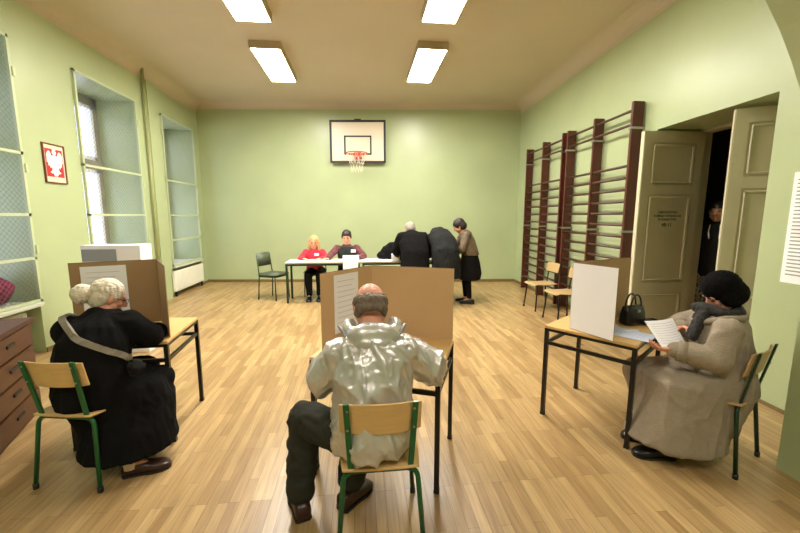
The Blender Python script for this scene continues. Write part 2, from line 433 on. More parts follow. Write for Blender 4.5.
# paper notice on the far door leaf
s = empty('door_notice', (3.42, DY1-.085, 1.46), 'pale paper notice with black print on the far cream door leaf', 'notice')
y_ = DY1-.075
MB().span((3.31, y_-.001, 1.34), (3.55, y_, 1.57)).build('sheet', M['door'], s)
R_ = facing((0, -1, 0))
for t_, sz, z in (('OBWODOWA', .036, 1.54), ('KOMISJA WYBORCZA', .034, 1.50), ('W KRAKOWIE', .034, 1.46), ('48-11', .055, 1.40)):
    text(t_, sz, (3.43, y_-.002, z), R_, M['inkB'], 'print', s)

# ------------------------------------------------------------------ ceiling lights
def ceiling_light(cx, cy, label, near=False):
    r = empty('ceiling_light', (cx, cy, HC), label, 'ceiling light', 'fluorescent ceiling lights')
    w2, l2, zb = .20, .64, 3.80
    m = MB(); m.span((cx-w2-.015, cy-l2-.015, zb+.04), (cx+w2+.015, cy+l2+.015, HC-.001))
    for a_, c_ in (((-w2-.015, -l2-.015), (-w2, l2+.015)), ((w2, -l2-.015), (w2+.015, l2+.015)), ((-w2, -l2-.015), (w2, -l2)), ((-w2, l2), (w2, l2+.015))):
        m.span((cx+a_[0], cy+a_[1], zb-.005), (cx+c_[0], cy+c_[1], zb+.045))
    m.build('housing', M['housing'], r)
    m = MB(); m.span((cx-w2+.001, cy-l2+.001, zb+.012), (cx+w2-.001, cy+l2-.001, zb+.038), .004)
    m.build('diffuser', M['diffuserN' if near else 'diffuser'], r)
ceiling_light(-1.29, 6.27, 'ceiling light at far left, the whole of it in view')
ceiling_light(1.03, 6.05, 'ceiling light at far right, the whole of it in view')
ceiling_light(-1.24, 4.26, 'ceiling light at near left, cut by the top of the picture')
ceiling_light(.96, 4.06, 'ceiling light at near right, cut by the top of the picture')
ceiling_light(-1.2, -.6, 'ceiling light of the near bay, left one', True)
ceiling_light(1.0, -.6, 'ceiling light of the near bay, right one', True)

# ------------------------------------------------------------------ basketball backboard
cx = -.035; bb = empty('basketball_backboard', back(cx, .1, 2.68), 'white basketball backboard with black border high on the back wall', 'backboard')
def bp(x, off, z): return back(cx, off, z)+bd*x
rotb = Matrix((bd, bn, V((0, 0, 1)))).transposed()
m = MB(); m.box(bp(0, .1, 3.09), (1.18, .03, .88), rotb); m.build('board', M['board'], bb)
m = MB()
for x, z, w_, h_ in ((0, 3.515, 1.2, .045), (0, 2.665, 1.2, .045), (-.58, 3.09, .045, .88), (.58, 3.09, .045, .88), (0, 3.2, .58, .03), (0, 2.83, .58, .03), (-.28, 3.015, .03, .39), (.28, 3.015, .03, .39)):
    m.box(bp(x, .12, z), (w_, .014, h_), rotb)
m.box(bp(0, .1, 3.545), (.14, .04, .03), rotb)
m.build('painted_border', M['blk'], bb)
for x in (-.35, .35):
    for z in (2.85, 3.35): MB().tube([bp(x, 0, z), bp(x, .09, z)], .02, 8).build('wall_bracket', M['blk'], bb)
hp = MB(); rc = bp(0, .40, 2.80)
hp.rings([[rc+V((math.cos(a)*(.225+.012*math.cos(t)), math.sin(a)*(.225+.012*math.cos(t)), .012*math.sin(t))) for t in [2*PI*j/8 for j in range(8)]] for a in [2*PI*i/36 for i in range(36)]], closed=True)
hp.box(bp(0, .15, 2.79), (.16, .06, .13), rotb); hp.tube([bp(-.1, .14, 2.8), bp(-.1, .22, 2.8)], .01); hp.tube([bp(.1, .14, 2.8), bp(.1, .22, 2.8)], .01)
rim = hp.build('rim', M['redT'], bb, True)
nt_ = MB()
for k in range(12):
    for sg in (1, -1):
        pts = []
        for j in range(7):
            t = j/6; a = 2*PI*(k+sg*t*1.5)/12; rr = .22-.10*min(1, t*1.4)
            pts.append(rc+V((math.cos(a)*rr, math.sin(a)*rr, -.38*t)))
        nt_.tube(pts, .004, 4)
nt_.build('net', M['net'], rim)

# ------------------------------------------------------------------ wall bars
RZ = [2.72, 2.56]+[2.09-.14*k for k in range(14)]
def wall_bars(ups, label):
    r = empty('wall_bars', (rx(ups[1])-.08, ups[1], 0), label, 'wall bars', 'wooden wall bars on the right wall')
    for y in ups:
        m = MB(); rbox(m, y-.02, y+.02, -.16, -.02, .02, 2.81); m.build('upright', M['bars'], r, bev=.006)
    for z in RZ:
        m = MB(); a, b_ = min(ups), max(ups)
        m.tube([(rx(a)-.125, a, z), (rx(b_)-.125, b_, z)], .017, 8); m.build('rung', M['rung'], r, True)
    for y in ups:
        for z in (.25, 1.3, 2.5):
            m = MB(); rbox(m, y-.024, y+.024, -.175, 0, z, z+.025); m.build('wall_bracket', M['metal'], r)
wall_bars([7.25, 6.52, 5.80], 'far unit of dark wooden wall bars, next to the back corner')
wall_bars([5.64, 4.92, 4.15], 'near unit of dark wooden wall bars, next to the open door')

# ------------------------------------------------------------------ eagle poster
ep = empty('eagle_poster', (LX, 4.74, 1.88), 'small framed red poster with a white crowned eagle on the left wall', 'poster')
y0, y1, z0, z1 = 4.60, 4.88, 1.885, 2.30
m = MB()
for a_, c_ in (((y0-.012, z0-.012), (y1+.012, z0)), ((y0-.012, z1), (y1+.012, z1+.012)), ((y0-.012, z0), (y0, z1)), ((y1, z0), (y1+.012, z1))):
    m.span((LX, a_[0], a_[1]), (LX+.02, c_[0], c_[1]))
m.build('picture_frame', M['pframe'], ep)
MB().span((LX, y0, z0), (LX+.008, y1, z1)).build('sheet', M['board'], ep)
MB().span((LX+.007, y0+.02, z0+.06), (LX+.010, y1-.02, z1-.045)).build('red_field', M['red'], ep)
# eagle, half outline mirrored (u across, v up)
half = [(0, .30), (.018, .302), (.03, .285), (.024, .272), (.012, .262), (.02, .245), (.045, .25), (.055, .285), (.072, .30), (.092, .285), (.108, .25), (.104, .21), (.108, .17), (.092, .165), (.09, .125), (.074, .135), (.066, .10), (.052, .12), (.04, .10), (.05, .07), (.075, .055), (.06, .048), (.045, .04), (.03, .055), (.028, .03), (.012, .01), (0, .018)]
poly = [(u, v) for u, v in half]+[(-u, v) for u, v in half[-2:0:-1]]
m = MB(); cy_ = (y0+y1)/2; cz_ = z0+.055
pf = lambda X: (lambda u, v: (X, cy_+u*1.02, cz_+v*.97))
m.prism(poly, pf(LX+.010), pf(LX+.014)); m.prism([(-.02, .305), (.02, .305), (.024, .325), (.01, .315), (0, .33), (-.01, .315), (-.024, .325)], pf(LX+.010), pf(LX+.014))
m.build('eagle', M['white'], ep)

# posters on the right wall
pr = empty('wall_notice', (rx(2.2), 2.2, 1.0), 'large white printed notice on the right wall, cut by the right picture edge', 'notice')
m = MB(); rbox(m, 1.90, 2.47, -.004, 0, 1.0, 1.82); m.build('sheet', M['white'], pr)
m = MB()
for k in range(26):
    z = 1.76-k*.028; L = random.uniform(.35, .5)
    rbox(m, 2.44-L, 2.44, -.0055, -.004, z, z+.009)
m.build('print', M['greyP'], pr)

# ------------------------------------------------------------------ furniture builders
def school_chair(cx, cy, ang, label, tube=None, ply=None, h=.43, w_=.165, group='plywood school chairs'):
    """ang: heading of the sitter in radians (0 = +Y), counter-clockwise"""
    root = empty('school_chair', (cx, cy, 0), label, 'chair', group); tube = tube or M['greenT']; ply = ply or M['ply']
    R3 = Matrix.Rotation(ang, 3, 'Z'); T = lambda x, y, z: R3 @ V((x, y, z))+V((cx, cy, 0))
    zt = h-.02
    for s_ in (-1, 1):
        for yy, yf in ((-.165, -.205), (.155, .185)):
            pts = bend([T(s_*(w_+.025), yf, .012), T(s_*(w_-.005), yy, zt), T(0, yy, zt)], .05)
            lg = MB().tube(pts, .0115, 10).build('leg', tube, root, True)
            MB().tube([T(s_*(w_+.025), yf, 0), T(s_*(w_+.0235), yf, .03)], .014, 10).build('rubber_foot', M['blk'], lg, True)
    m = MB()
    for s_ in (-1, 1): m.tube([T(s_*.12, -.165, zt), T(s_*.12, .155, zt)], .010, 8)
    m.build('seat_frame', tube, root, True)
    for s_ in (-1, 1):
        m = MB(); m.tube([T(s_*.128, -.168, zt-.01), T(s_*.132, -.185, zt+.09), T(s_*.142, -.232, .752)], 0, flat=(.0125, .006), ref=R3 @ V((1, 0, 0)))
        m.build('back_post', tube, root, bev=.002)
    m = MB(); rings = []
    for k in range(9):                                    # seat, rolled at the front
        t = k/8; y = -.19+.40*t; ww = .175+.015*math.sin(PI*t)-.01*(1-t); z = zt+.014-.012*math.sin(PI*min(1, t*1.1))-(.02*max(0, (t-.85)/.15)**2)
        rings.append([T(-ww, y, z), T(-ww*.5, y, z-.004), T(0, y, z-.005), T(ww*.5, y, z-.004), T(ww, y, z), T(ww, y, z+.011), T(ww*.5, y, z+.007), T(0, y, z+.006), T(-ww*.5, y, z+.007), T(-ww, y, z+.011)])
    m.rings(rings); m.build('seat', ply, root, True, bev=.003)
    m = MB(); rings = []
    for k in range(13):                                   # curved backrest
        t = -1+2*k/12; x = t*.172; yb = -.205-.028*(1-t*t)+.01; hh = .074-.006*t**4
        zc = .672; tilt = .2
        rings.append([T(x, yb-tilt*(q)*1, zc+q)+R3 @ V((0, e_, 0)) for q, e_ in ((-hh, 0), (hh, 0), (hh, .010), (-hh, .010))])
    m.rings(rings); br = m.build('backrest', ply, root, True, bev=.004)
    br.data.polygons.foreach_set('use_smooth', [False]*len(br.data.polygons))
    for s_ in (-1, 1):
        for dz in (-.04, .05):
            yy = -.218-.165*dz*1.0
            MB().tube([T(s_*.137, yy-.010, .672+dz), T(s_*.137, yy, .672+dz)], .005, 8).build('rivet', M['metal'], root)
    return root
def school_table(P1, dv, wv, D, W, label, h=.70, rails='fblr'):
    """P1: a corner on the floor; dv, wv: unit vectors along depth and width"""
    P1 = V((*P1, 0)); dv = V((*dv, 0)).normalized(); wv = V((*wv, 0)).normalized()
    Q = lambda a, b_, z: P1+dv*a+wv*b_+V((0, 0, z))
    root = empty('school_table', Q(D/2, W/2, 0), label, 'table', 'one-seat school tables')
    rot = Matrix((wv, dv, V((0, 0, 1)))).transposed()
    m = MB(); m.box(Q(D/2, W/2, h-.01), (W+.03, D+.03, .02), rot, .004); m.build('table_top', M['ply'], root)
    for a in (0, 1):
        for b_ in (0, 1):
            q = Q(a*D, b_*W, 0)
            m = MB(); m.box(q+V((0, 0, (h-.02)/2+.01)), (.026, .026, h-.04), rot); lg = m.build('leg', M['blackT'], root)
            m = MB(); m.box(q+V((0, 0, .01)), (.030, .030, .02), rot); m.build('foot_cap', M['blk'], lg)
    for a0, b0, a1, b1 in ((0, 0, 1, 0), (1, 0, 1, 1), (0, 1, 1, 1), (0, 0, 0, 1)):
        if (a0, b0, a1, b1) == (1, 0, 1, 1) and 'f' not in rails: continue
        q0, q1 = Q(a0*D, b0*W, h-.13), Q(a1*D, b1*W, h-.13)
        dd = (q1-q0).normalized(); m = MB(); m.tube([q0+dd*.012, q1-dd*.012], 0, flat=(.012, .009), ref=(0, 0, 1)); m.build('rail', M['blackT'], root)
    m = MB()
    for a0, b0, a1, b1 in ((0, 0, 1, 0), (1, 0, 1, 1), (0, 1, 1, 1), (0, 0, 0, 1)):
        m.tube([Q(a0*D, b0*W, h-.03), Q(a1*D, b1*W, h-.03)], 0, flat=(.010, .010), ref=(0, 0, 1))
    m.build('top_frame', M['blackT'], root)
    return root, Q
def booth(pts, z0, hgt, label, m1, sheets=(), whitewing=None):
    """folded cardboard voting screen through the plan points"""
    c_ = sum((V((*p, 0)) for p in pts), V((0, 0, 0)))/len(pts)
    root = empty('voting_screen', (c_.x, c_.y, z0), label, 'voting screen', 'folded cardboard voting screens')
    t = .006
    for i in range(len(pts)-1):
        a, b_ = V((*pts[i], 0)), V((*pts[i+1], 0)); d = (b_-a).normalized(); n_ = V((-d.y, d.x, 0))
        m = MB()
        m.hexa([a+n_*t/2+V((0, 0, z0)), b_+n_*t/2+V((0, 0, z0)), b_-n_*t/2+V((0, 0, z0)), a-n_*t/2+V((0, 0, z0))]+[q+V((0, 0, z0+hgt)) for q in (a+n_*t/2, b_+n_*t/2, b_-n_*t/2, a-n_*t/2)])
        m.build('screen_panel', M['white'] if whitewing == i else m1, root)
        m = MB(); m.hexa([q+V((0, 0, z0+hgt)) for q in (a+n_*t/2, b_+n_*t/2, b_-n_*t/2, a-n_*t/2)]+[q+V((0, 0, z0+hgt+.003)) for q in (a+n_*t/2, b_+n_*t/2, b_-n_*t/2, a-n_*t/2)])
        m.build('cut_edge', M['cardE'], root)
    return root
def sheet_on(a, b_, u0, u1, za, zb, side, label, group='printed instruction sheets', name='instruction_sheet', th=.0015, lines=9, ink='ink', off=.005):
    """paper sheet fixed on the plan segment a-b between the distances u0 and u1, on the given side"""
    a = V((*a, 0)); b_ = V((*b_, 0)); d = (b_-a).normalized(); n_ = V((-d.y, d.x, 0))*side
    P = lambda u, o_, z: a+d*u+n_*o_+V((0, 0, z))
    root = empty(name, P((u0+u1)/2, off, za), label, 'paper sheet', group)
    def slab(m, ua, ub, z_a, z_b, o0, o1):
        m.hexa([P(ua, o0, z_a), P(ub, o0, z_a), P(ub, o1, z_a), P(ua, o1, z_a), P(ua, o0, z_b), P(ub, o0, z_b), P(ub, o1, z_b), P(ua, o1, z_b)])
    m = MB(); slab(m, u0, u1, za, zb, off, off+th); m.build('sheet', M['white'], root)
    m = MB(); W_ = u1-u0; H_ = zb-za
    for k in range(lines):
        z = zb-H_*(.12+.8*k/lines); e = random.uniform(.12, .3)
        slab(m, u0+W_*.12, u1-W_*e, z, z+H_*.010, off+th, off+th+.0005)
    m.build('print', M[ink], root)
    return root

# ------------------------------------------------------------------ desks and screens
# centre desk
cd = V((.19, .48)).normalized()
school_table((.39, 1.80), (cd.x, cd.y), (-cd.y, cd.x), .515, .73, 'black-legged school table in the centre, in front of the man in silver')
C_A, C_B, C_C = (-.24, 2.14), (.065, 2.47), (.585, 2.27)
booth([C_A, C_B, C_C], .702, .465, 'brown cardboard screen on the centre table', M['card'])
sheet_on(C_A, C_B, .10, .31, .78, 1.145, -1, 'white printed sheet on the left wing of the centre cardboard screen')
# right desk
rd = V((.60, -.80)); rw = V((.80, .60))
school_table((1.36, 2.51), rd, rw, .57, .62, 'black-legged school table at the right, in front of the seated woman in grey')
R_A, R_B, R_C = (1.60, 2.12), (1.48, 2.42), (2.10, 2.66)
booth([R_A, R_B, R_C], .702, .475, 'cardboard screen with a white covered wing on the right table', M['cardL'])
sheet_on(R_A, R_B, .0, .32, .705, 1.176, 1, 'large white sheet covering the near wing of the right cardboard screen', lines=0)
# left desk
school_table((-1.32, 3.00), (.05, -.55), (-1, -.06), .56, .58, 'black-legged school table at the left, in front of the woman with white hair')
L_A, L_B, L_C = (-2.0, 2.72), (-1.53, 2.92), (-1.27, 2.50)
booth([L_A, L_B, L_C], .702, .475, 'brown cardboard screen on the left table', M['cardL'])
sheet_on(L_A, L_B, .06, .32, .76, 1.15, -1, 'white printed sheet on the back of the left cardboard screen')

# chairs of the three voters
school_chair(.07, 1.63, 0, 'green-framed plywood chair under the man in the silver jacket')
school_chair(-1.595, 2.23, -.17, 'green-framed plywood chair under the woman in the black coat', ply=M['ply'])
school_chair(2.20, 1.99, .46, 'green-framed plywood chair under the woman in the grey coat', M['greenD'], M['plyd'])
# two chairs against the wall bars
school_chair(2.90, 5.62, PI/2+.05, 'pale wooden chair by the wall bars, the farther of two', M['blackT'], M['plyd'], group='pale chairs against the wall bars')
school_chair(2.88, 4.92, PI/2+.05, 'pale wooden chair by the wall bars, the nearer one beside the right screen', M['blackT'], M['plyd'], group='pale chairs against the wall bars')

# chest of drawers at the left edge
ch = empty('chest_of_drawers', (-2.75, 2.55, 0), 'brown wooden chest of drawers cut by the left picture edge', 'chest of drawers')
ca, cb_ = V((-2.24, 2.30, 0)), V((-2.50, 2.98, 0)); cdv = (cb_-ca).normalized(); cn = V((-cdv.y, cdv.x, 0))
rotc = Matrix((cdv, cn, V((0, 0, 1)))).transposed(); CL = (cb_-ca).length
m = MB(); m.box(ca+cdv*CL/2+cn*.25+V((0, 0, .36)), (CL, .48, .70), rotc); m.build('body', M['chest'], ch)
m = MB(); m.box(ca+cdv*CL/2+cn*.25+V((0, 0, .725)), (CL+.04, .54, .03), rotc, .005); m.build('top', M['chestT'], ch)
for k in range(4):
    z = .04+k*.168; m = MB(); m.box(ca+cdv*CL/2+cn*.002+V((0, 0, z+.08)), (CL-.05, .022, .155), rotc, .004); dr = m.build('drawer', M['chest'], ch)
    m = MB(); m.box(ca+cdv*(CL*.5)-cn*.012+V((0, 0, z+.09)), (.11, .012, .022), rotc, .003); m.build('handle', M['blk'], dr)
# things on the sills
m = MB()
for k in range(7):
    y = 3.20+k*.135; m.tube([(LX-.40, y, WZ0+.045+.15), (LX-.27, y+.05, WZ0+.05+.19), (LX-.12, y+.1, WZ0+.045+.13)], [.15, .185, .115], 10)
tag(m.build('folded_cloth', M['magenta'], smooth=True), 'dark magenta folded cloth heaped on the sill behind the nearest wire guard', 'cloth')
bx = empty('white_carton', (-2.48, 4.4, 0), 'tall white carton with a grey panel standing behind the left cardboard screen', 'carton')
MB().span((-2.95, 4.2, .0), (-2.36, 4.42, 1.19), .004).build('carton_body', M['white'], bx)
MB().span((-2.94, 4.194, 1.02), (-2.60, 4.201, 1.15)).build('grey_panel', M['greyP'], bx)

# ------------------------------------------------------------------ figures
def cap(m, p0, r0, p1, r1, n=14):
    """closed tapered capsule"""
    p0, p1 = V(p0), V(p1); d = p1-p0
    if d.length < 1e-5: d = V((0, 0, 1e-4))
    d.normalize(); a = d.orthogonal().normalized(); b_ = d.cross(a); R = []
    for k in range(5):
        t = PI/2*(1-(k+.35)/4.35) if k < 4 else 0
        R.append((p0-d*r0*math.sin(t), r0*math.cos(t)))
    for k in range(5):
        t = PI/2*(k/4.35) if k > 0 else 0
        R.append((p1+d*r1*math.sin(t), r1*math.cos(t)))
    m.rings([[c_+(a*math.cos(2*PI*i/n)+b_*math.sin(2*PI*i/n))*r for i in range(n)] for c_, r in R])
def ell(m, c, r, X=(1, 0, 0), Y=(0, 1, 0), Z=None):
    c = V(c); X = V(X).normalized(); Y = (V(Y)-X*V(Y).dot(X)).normalized(); Z = X.cross(Y)
    rings = []
    for i in range(1, 12):
        t = PI*i/12; rings.append([c+X*r[0]*math.sin(t)*math.cos(2*PI*k/18)+Y*r[1]*math.sin(t)*math.sin(2*PI*k/18)+Z*r[2]*math.cos(t) for k in range(18)])
    m.rings(rings)
def loft(m, rows, n=24):
    """rows: (centre, ra, rb, direction of ra[, ring normal])"""
    R = []
    for row in rows:
        c_, ra, rb, a = row[:4]; nz = V(row[4]) if len(row) > 4 else V((0, 0, 1)); nz.normalize()
        a = V(a); a = (a-nz*a.dot(nz)).normalized(); b_ = nz.cross(a)
        R.append([V(c_)+a*ra*math.cos(2*PI*i/n)+b_*rb*math.sin(2*PI*i/n) for i in range(n)])
    m.rings(R)
def skinned(m, name, voxel, material, parent, smooth=3, disp=None):
    """fuse the closed shapes of m into one continuous surface"""
    bmesh.ops.recalc_face_normals(m.b, faces=m.b.faces)
    me = bpy.data.meshes.new('tmp'); m.b.to_mesh(me); m.b.free()
    o = bpy.data.objects.new('tmp', me); COL.objects.link(o)
    md = o.modifiers.new('r', 'REMESH'); md.mode = 'VOXEL'; md.voxel_size = voxel; md.use_smooth_shade = True
    if smooth:
        s_ = o.modifiers.new('s', 'SMOOTH'); s_.factor = .5; s_.iterations = smooth
    dg = bpy.context.evaluated_depsgraph_get()
    m2 = bpy.data.meshes.new_from_object(o.evaluated_get(dg), depsgraph=dg)
    bpy.data.objects.remove(o); bpy.data.meshes.remove(me)
    if disp:
        n_ = len(m2.vertices); co = np.empty(n_*3); no = np.empty(n_*3)
        m2.vertices.foreach_get('co', co); m2.vertices.foreach_get('normal', no)
        co = co.reshape(-1, 3); no = no.reshape(-1, 3)
        d = np.array([disp(V(c_), V(q)) for c_, q in zip(co, no)])
        co += no*d[:, None]; m2.vertices.foreach_set('co', co.ravel()); m2.update()
    return finish(name, m2, material, parent, True)
def nvec(p):
    """repeatable vector noise"""
    return V((noise.noise(p+V((31.4, 0, 7.7))), noise.noise(p+V((0, 47.2, 3.1))), noise.noise(p+V((12.9, 5.3, 60.1)))))
def folds(amp, sx, sy, sz, seed=0, sharp=1.0, base=None):
    """ridged cloth folds; the scales stretch them"""
    def f_(c_, q):
        p = V((c_.x*sx+seed, c_.y*sy+seed*2, c_.z*sz+seed*3))
        wv = nvec(p*.6)*.8; p = p+wv
        a = 1-abs(noise.noise(p))*2.2; b_ = 1-abs(noise.noise(p*2.3+V((5, 5, 5))))*2.2
        return amp*(max(a, -.4)**1*.8+.35*b_-.3)*sharp
    return f_
def strands(amp, s_=90, seed=0):
    def f_(c_, q):
        return amp*noise.noise(V((c_.x*s_+seed, c_.y*s_, c_.z*s_*.35)))
    return f_
def frame_of(f_, up=(0, 0, 1)):
    f_ = V(f_).normalized(); r_ = f_.cross(V(up)).normalized(); u_ = r_.cross(f_); return f_, r_, u_
def head(m, c, f_, s_=1.0, up=(0, 0, 1)):
    """skull, face, nose, brow, lips, ears; c is the middle of the head (eye height)"""
    f_, r_, u_ = frame_of(f_, up); c = V(c)
    P = lambda x, y, z: c+(r_*x+f_*y+u_*z)*s_
    ell(m, P(0, -.012, .022), (.076*s_, .094*s_, .092*s_), r_, f_)
    ell(m, P(0, .022, -.025), (.060*s_, .068*s_, .088*s_), r_, f_)
    ell(m, P(0, .045, -.082), (.036*s_, .034*s_, .030*s_), r_, f_)
    cap(m, P(-.05, .02, -.05), .026*s_, P(0, .05, -.085), .024*s_); cap(m, P(.05, .02, -.05), .026*s_, P(0, .05, -.085), .024*s_)
    cap(m, P(0, .085, .012), .009*s_, P(0, .108, -.026), .014*s_)
    cap(m, P(-.012, .094, -.032), .008*s_, P(.012, .094, -.032), .008*s_)
    cap(m, P(-.04, .070, .026), .012*s_, P(.04, .070, .026), .012*s_)
    cap(m, P(-.016, .080, -.060), .008*s_, P(.016, .080, -.060), .008*s_)
    for k in (-1, 1):
        ell(m, P(.040*k, .062, -.02), (.020*s_, .016*s_, .018*s_), r_, f_)
        ell(m, P(.079*k, -.008, -.008), (.009*s_, .019*s_, .032*s_), r_+f_*.3*k, f_)
    return P
def face_bits(P, parent, s_=1.0, brow=None):
    for k in (-1, 1):
        m = MB(); ell(m, P(.030*k, .074, .006), (.012*s_, .010*s_, .007*s_)); m.build('eye', M['eye'], parent, True)
        m = MB(); cap(m, P(.018*k, .086, .027), .004*s_, P(.044*k, .074, .029), .003*s_); m.build('eyebrow', brow or M['hairD'], parent, True)
    m = MB(); cap(m, P(-.018, .086, -.061), .004*s_, P(.018, .086, -.061), .004*s_); m.build('lips', M['lip'], parent, True)
def hand(m, wr, d, nrm, thumb, curl=.5, s_=1.0):
    """wr wrist, d along the palm, nrm out of the palm, thumb: direction of the thumb side"""
    wr = V(wr); d = V(d).normalized(); nrm = V(nrm); nrm = (nrm-d*nrm.dot(d)).normalized(); t = d.cross(nrm); t = t if t.dot(V(thumb)) > 0 else -t
    loft(m, [(wr-d*.01, .024*s_, .018*s_, t, d), (wr+d*.025*s_, .032*s_, .016*s_, t, d), (wr+d*.065*s_, .040*s_, .015*s_, t, d), (wr+d*.092*s_, .037*s_, .012*s_, t, d)], 14)
    for k, (off, L) in enumerate(((.029, .070), (.010, .080), (-.010, .074), (-.028, .058))):
        p = wr+d*.086*s_+t*off*s_; dd = (d+t*off*1.5).normalized(); a = curl*.5
        for j, q in enumerate((.45, .32, .23)):
            a2 = a+curl*.7*j; e = p+(dd*math.cos(a2)+nrm*math.sin(a2))*L*q*s_
            cap(m, p, (.0092-.001*j)*s_, e, (.0084-.001*j)*s_, 8); p = e
    p = wr+d*.022*s_+t*.028*s_; e = p+(d*.6+t*.62+nrm*.3).normalized()*.045*s_; g_ = e+(d*.9+t*.1+nrm*.5).normalized()*.034*s_
    cap(m, p, .014*s_, e, .0105*s_, 8); cap(m, e, .0105*s_, g_, .0085*s_, 8)
def body(root, J, voxel, hands=True, mskin=None, hs=1.0):
    lg_ = J.get('lg', 1)
    """one continuous body from head to feet; J holds the joints in world space"""
    m = MB(); f_ = V(J['f']).normalized(); r_ = V((f_.y, -f_.x, 0)).normalized(); cu = V(J['chest'])-V(J['pelvis']); cu.normalize()
    loft(m, [(V(J['pelvis'])-cu*.06, .10, .07, r_, cu), (V(J['pelvis']), .135, .10, r_, cu), (V(J['pelvis']).lerp(V(J['chest']), .5), .115, .085, r_, cu), (V(J['chest']), .145, .10, r_, cu), (V(J['chest'])+cu*.1, .12, .07, r_, cu)])
    cap(m, V(J['chest'])+cu*.05, .07, J['neck'], .052); cap(m, J['neck'], .052, V(J['head'])-V((0, 0, .03)), .05)
    for s_ in 'LR':
        cap(m, V(J['chest'])+cu*.06, .06, J['sh'+s_], .048); cap(m, J['sh'+s_], .048, J['el'+s_], .036); cap(m, J['el'+s_], .036, J['wr'+s_], .025)
        cap(m, J['pelvis'], .09, J['hip'+s_], .08); cap(m, J['hip'+s_], .078, J['kn'+s_], .052*lg_); cap(m, J['kn'+s_], .052*lg_, J['an'+s_], .034*lg_)
        cap(m, J['an'+s_], .032, V(J['an'+s_]).lerp(V(J['toe'+s_]), .45)+V((0, 0, -.012)), .022)
        if hands and 'hd'+s_ in J:
            hd = J['hd'+s_]; hand(m, J['wr'+s_], hd[0], hd[1], hd[2], hd[3], hs)
    P = head(m, J['head'], J['hf'], J.get('hs', 1.0))
    skinned(m, 'body', voxel, mskin or M['skin'], root, 2)
    return P
def shoe(root, heel, toe, m_, w_=.046, name='shoe'):
    heel, toe = V(heel), V(toe); d = (toe-heel).normalized(); a = V((d.y, -d.x, 0)); m = MB(); L = (toe-heel).length
    rows = []
    for t, ww, hh in ((0, .55, .045), (.04, .8, .075), (.2, .85, .085), (.42, .88, .07), (.65, 1.05, .052), (.85, .95, .042), (.96, .65, .03), (1, .3, .018)):
        c_ = heel+d*L*t; rows.append((V((c_.x, c_.y, .006+hh/2)), w_*ww, hh/2, a, d))
    R = []
    for c_, ra, rb, a_, n_ in rows:
        R.append([c_+a_*ra*(abs(math.cos(q))**.7)*(1 if math.cos(q) > 0 else -1)+V((0, 0, 1))*rb*(abs(math.sin(q))**.6)*(1 if math.sin(q) > 0 else -1) for q in [2*PI*i/20 for i in range(20)]])
    m.rings(R); o = m.build(name, m_, root, True)
    m = MB(); R = []
    for c_, ra, rb, a_, n_ in rows:
        R.append([V((c_.x, c_.y, 0))+a_*ra*1.06*sx+V((0, 0, z)) for sx, z in ((-1, .001), (1, .001), (1, .014), (-1, .014))])
    m.rings(R); m.build('sole', M['blk'], o)
    return o
def leg_cloth(root, hip, kn, an, m_, r=(.095, .075, .058), vox=.012, amp=.006, name='trouser_leg', seed=0):
    m = MB(); cap(m, hip, r[0], kn, r[1]); cap(m, kn, r[1], an, r[2])
    return skinned(m, name, vox, m_, root, 3, folds(amp, 9, 9, 14, seed))

# --- the man in the silver jacket, centre
g = empty('person', (.03, 1.66, 0), 'balding man in a shiny silver jacket writing at the centre table, seen from behind', 'person')
J = dict(f=(.05, 1, 0), pelvis=(.05, 1.57, .52), chest=(.045, 1.63, .84), neck=(.04, 1.73, .98), head=(.04, 1.805, 1.05), hf=(-.05, .62, -.78), hs=1.0,
         shL=(-.11, 1.65, .875), elL=(-.18, 1.70, .745), wrL=(-.03, 1.96, .735), shR=(.20, 1.65, .875), elR=(.335, 1.73, .75), wrR=(.30, 2.02, .745),
         hipL=(-.05, 1.58, .50), knL=(-.305, 1.82, .465), anL=(-.325, 1.75, .09), toeL=(-.37, 1.86, .03),
         hipR=(.13, 1.60, .49), knR=(-.02, 1.93, .465), anR=(-.07, 1.80, .09), toeR=(-.02, 1.86, .03),
         hdL=((.5, .8, -.1), (0, 0, -1), (.8, -.5, 0), .5), hdR=((-.3, .9, -.1), (0, -.2, -1), (-1, 0, 0), .9))
P = body(g, J, .0065, mskin=M['skinP']); face_bits(P, g)
m = MB(); hf, hr, hu = frame_of(J['hf'])
# ring of hair round the back and sides, crown left bare
for k in range(15):
    a = math.radians(-15+210*k/14)+PI        # round the back from ear to ear
    x, y = math.cos(a), math.sin(a)
    bk = max(0, -y)**1.5*.040
    ell(m, P(x*.072, y*.086-.012, .014-bk), (.018, .018, .034), hr, hf)
    ell(m, P(x*.062, y*.072-.012, -.03-bk*.6), (.022, .022, .034), hr, hf)
skinned(m, 'hair', .005, M['hairG'], g, 2, strands(.005, 80))
m = MB(); r_ = V((1, -.05, 0)); tilt = V((0, .25, 1))
loft(m, [((.03, 1.55, .44), .11, .09, r_), ((.03, 1.555, .465), .175, .135, r_), ((.035, 1.56, .53), .195, .150, r_), ((.04, 1.58, .63), .185, .145, r_), ((.045, 1.60, .74), .175, .14, r_, tilt), ((.045, 1.63, .84), .170, .13, r_, tilt), ((.045, 1.66, .90), .145, .11, r_, tilt), ((.045, 1.70, .96), .10, .085, r_, tilt), ((.045, 1.72, .99), .075, .07, r_, tilt)])
for s_, x in (('L', -1), ('R', 1)):
    sh, el, wr = V(J['sh'+s_]), V(J['el'+s_]), V(J['wr'+s_])
    cap(m, sh+V((-.03*x, 0, .0)), .072, el, .092); cap(m, el, .090, wr, .058); cap(m, (.045, 1.64, .86), .11, sh, .074)
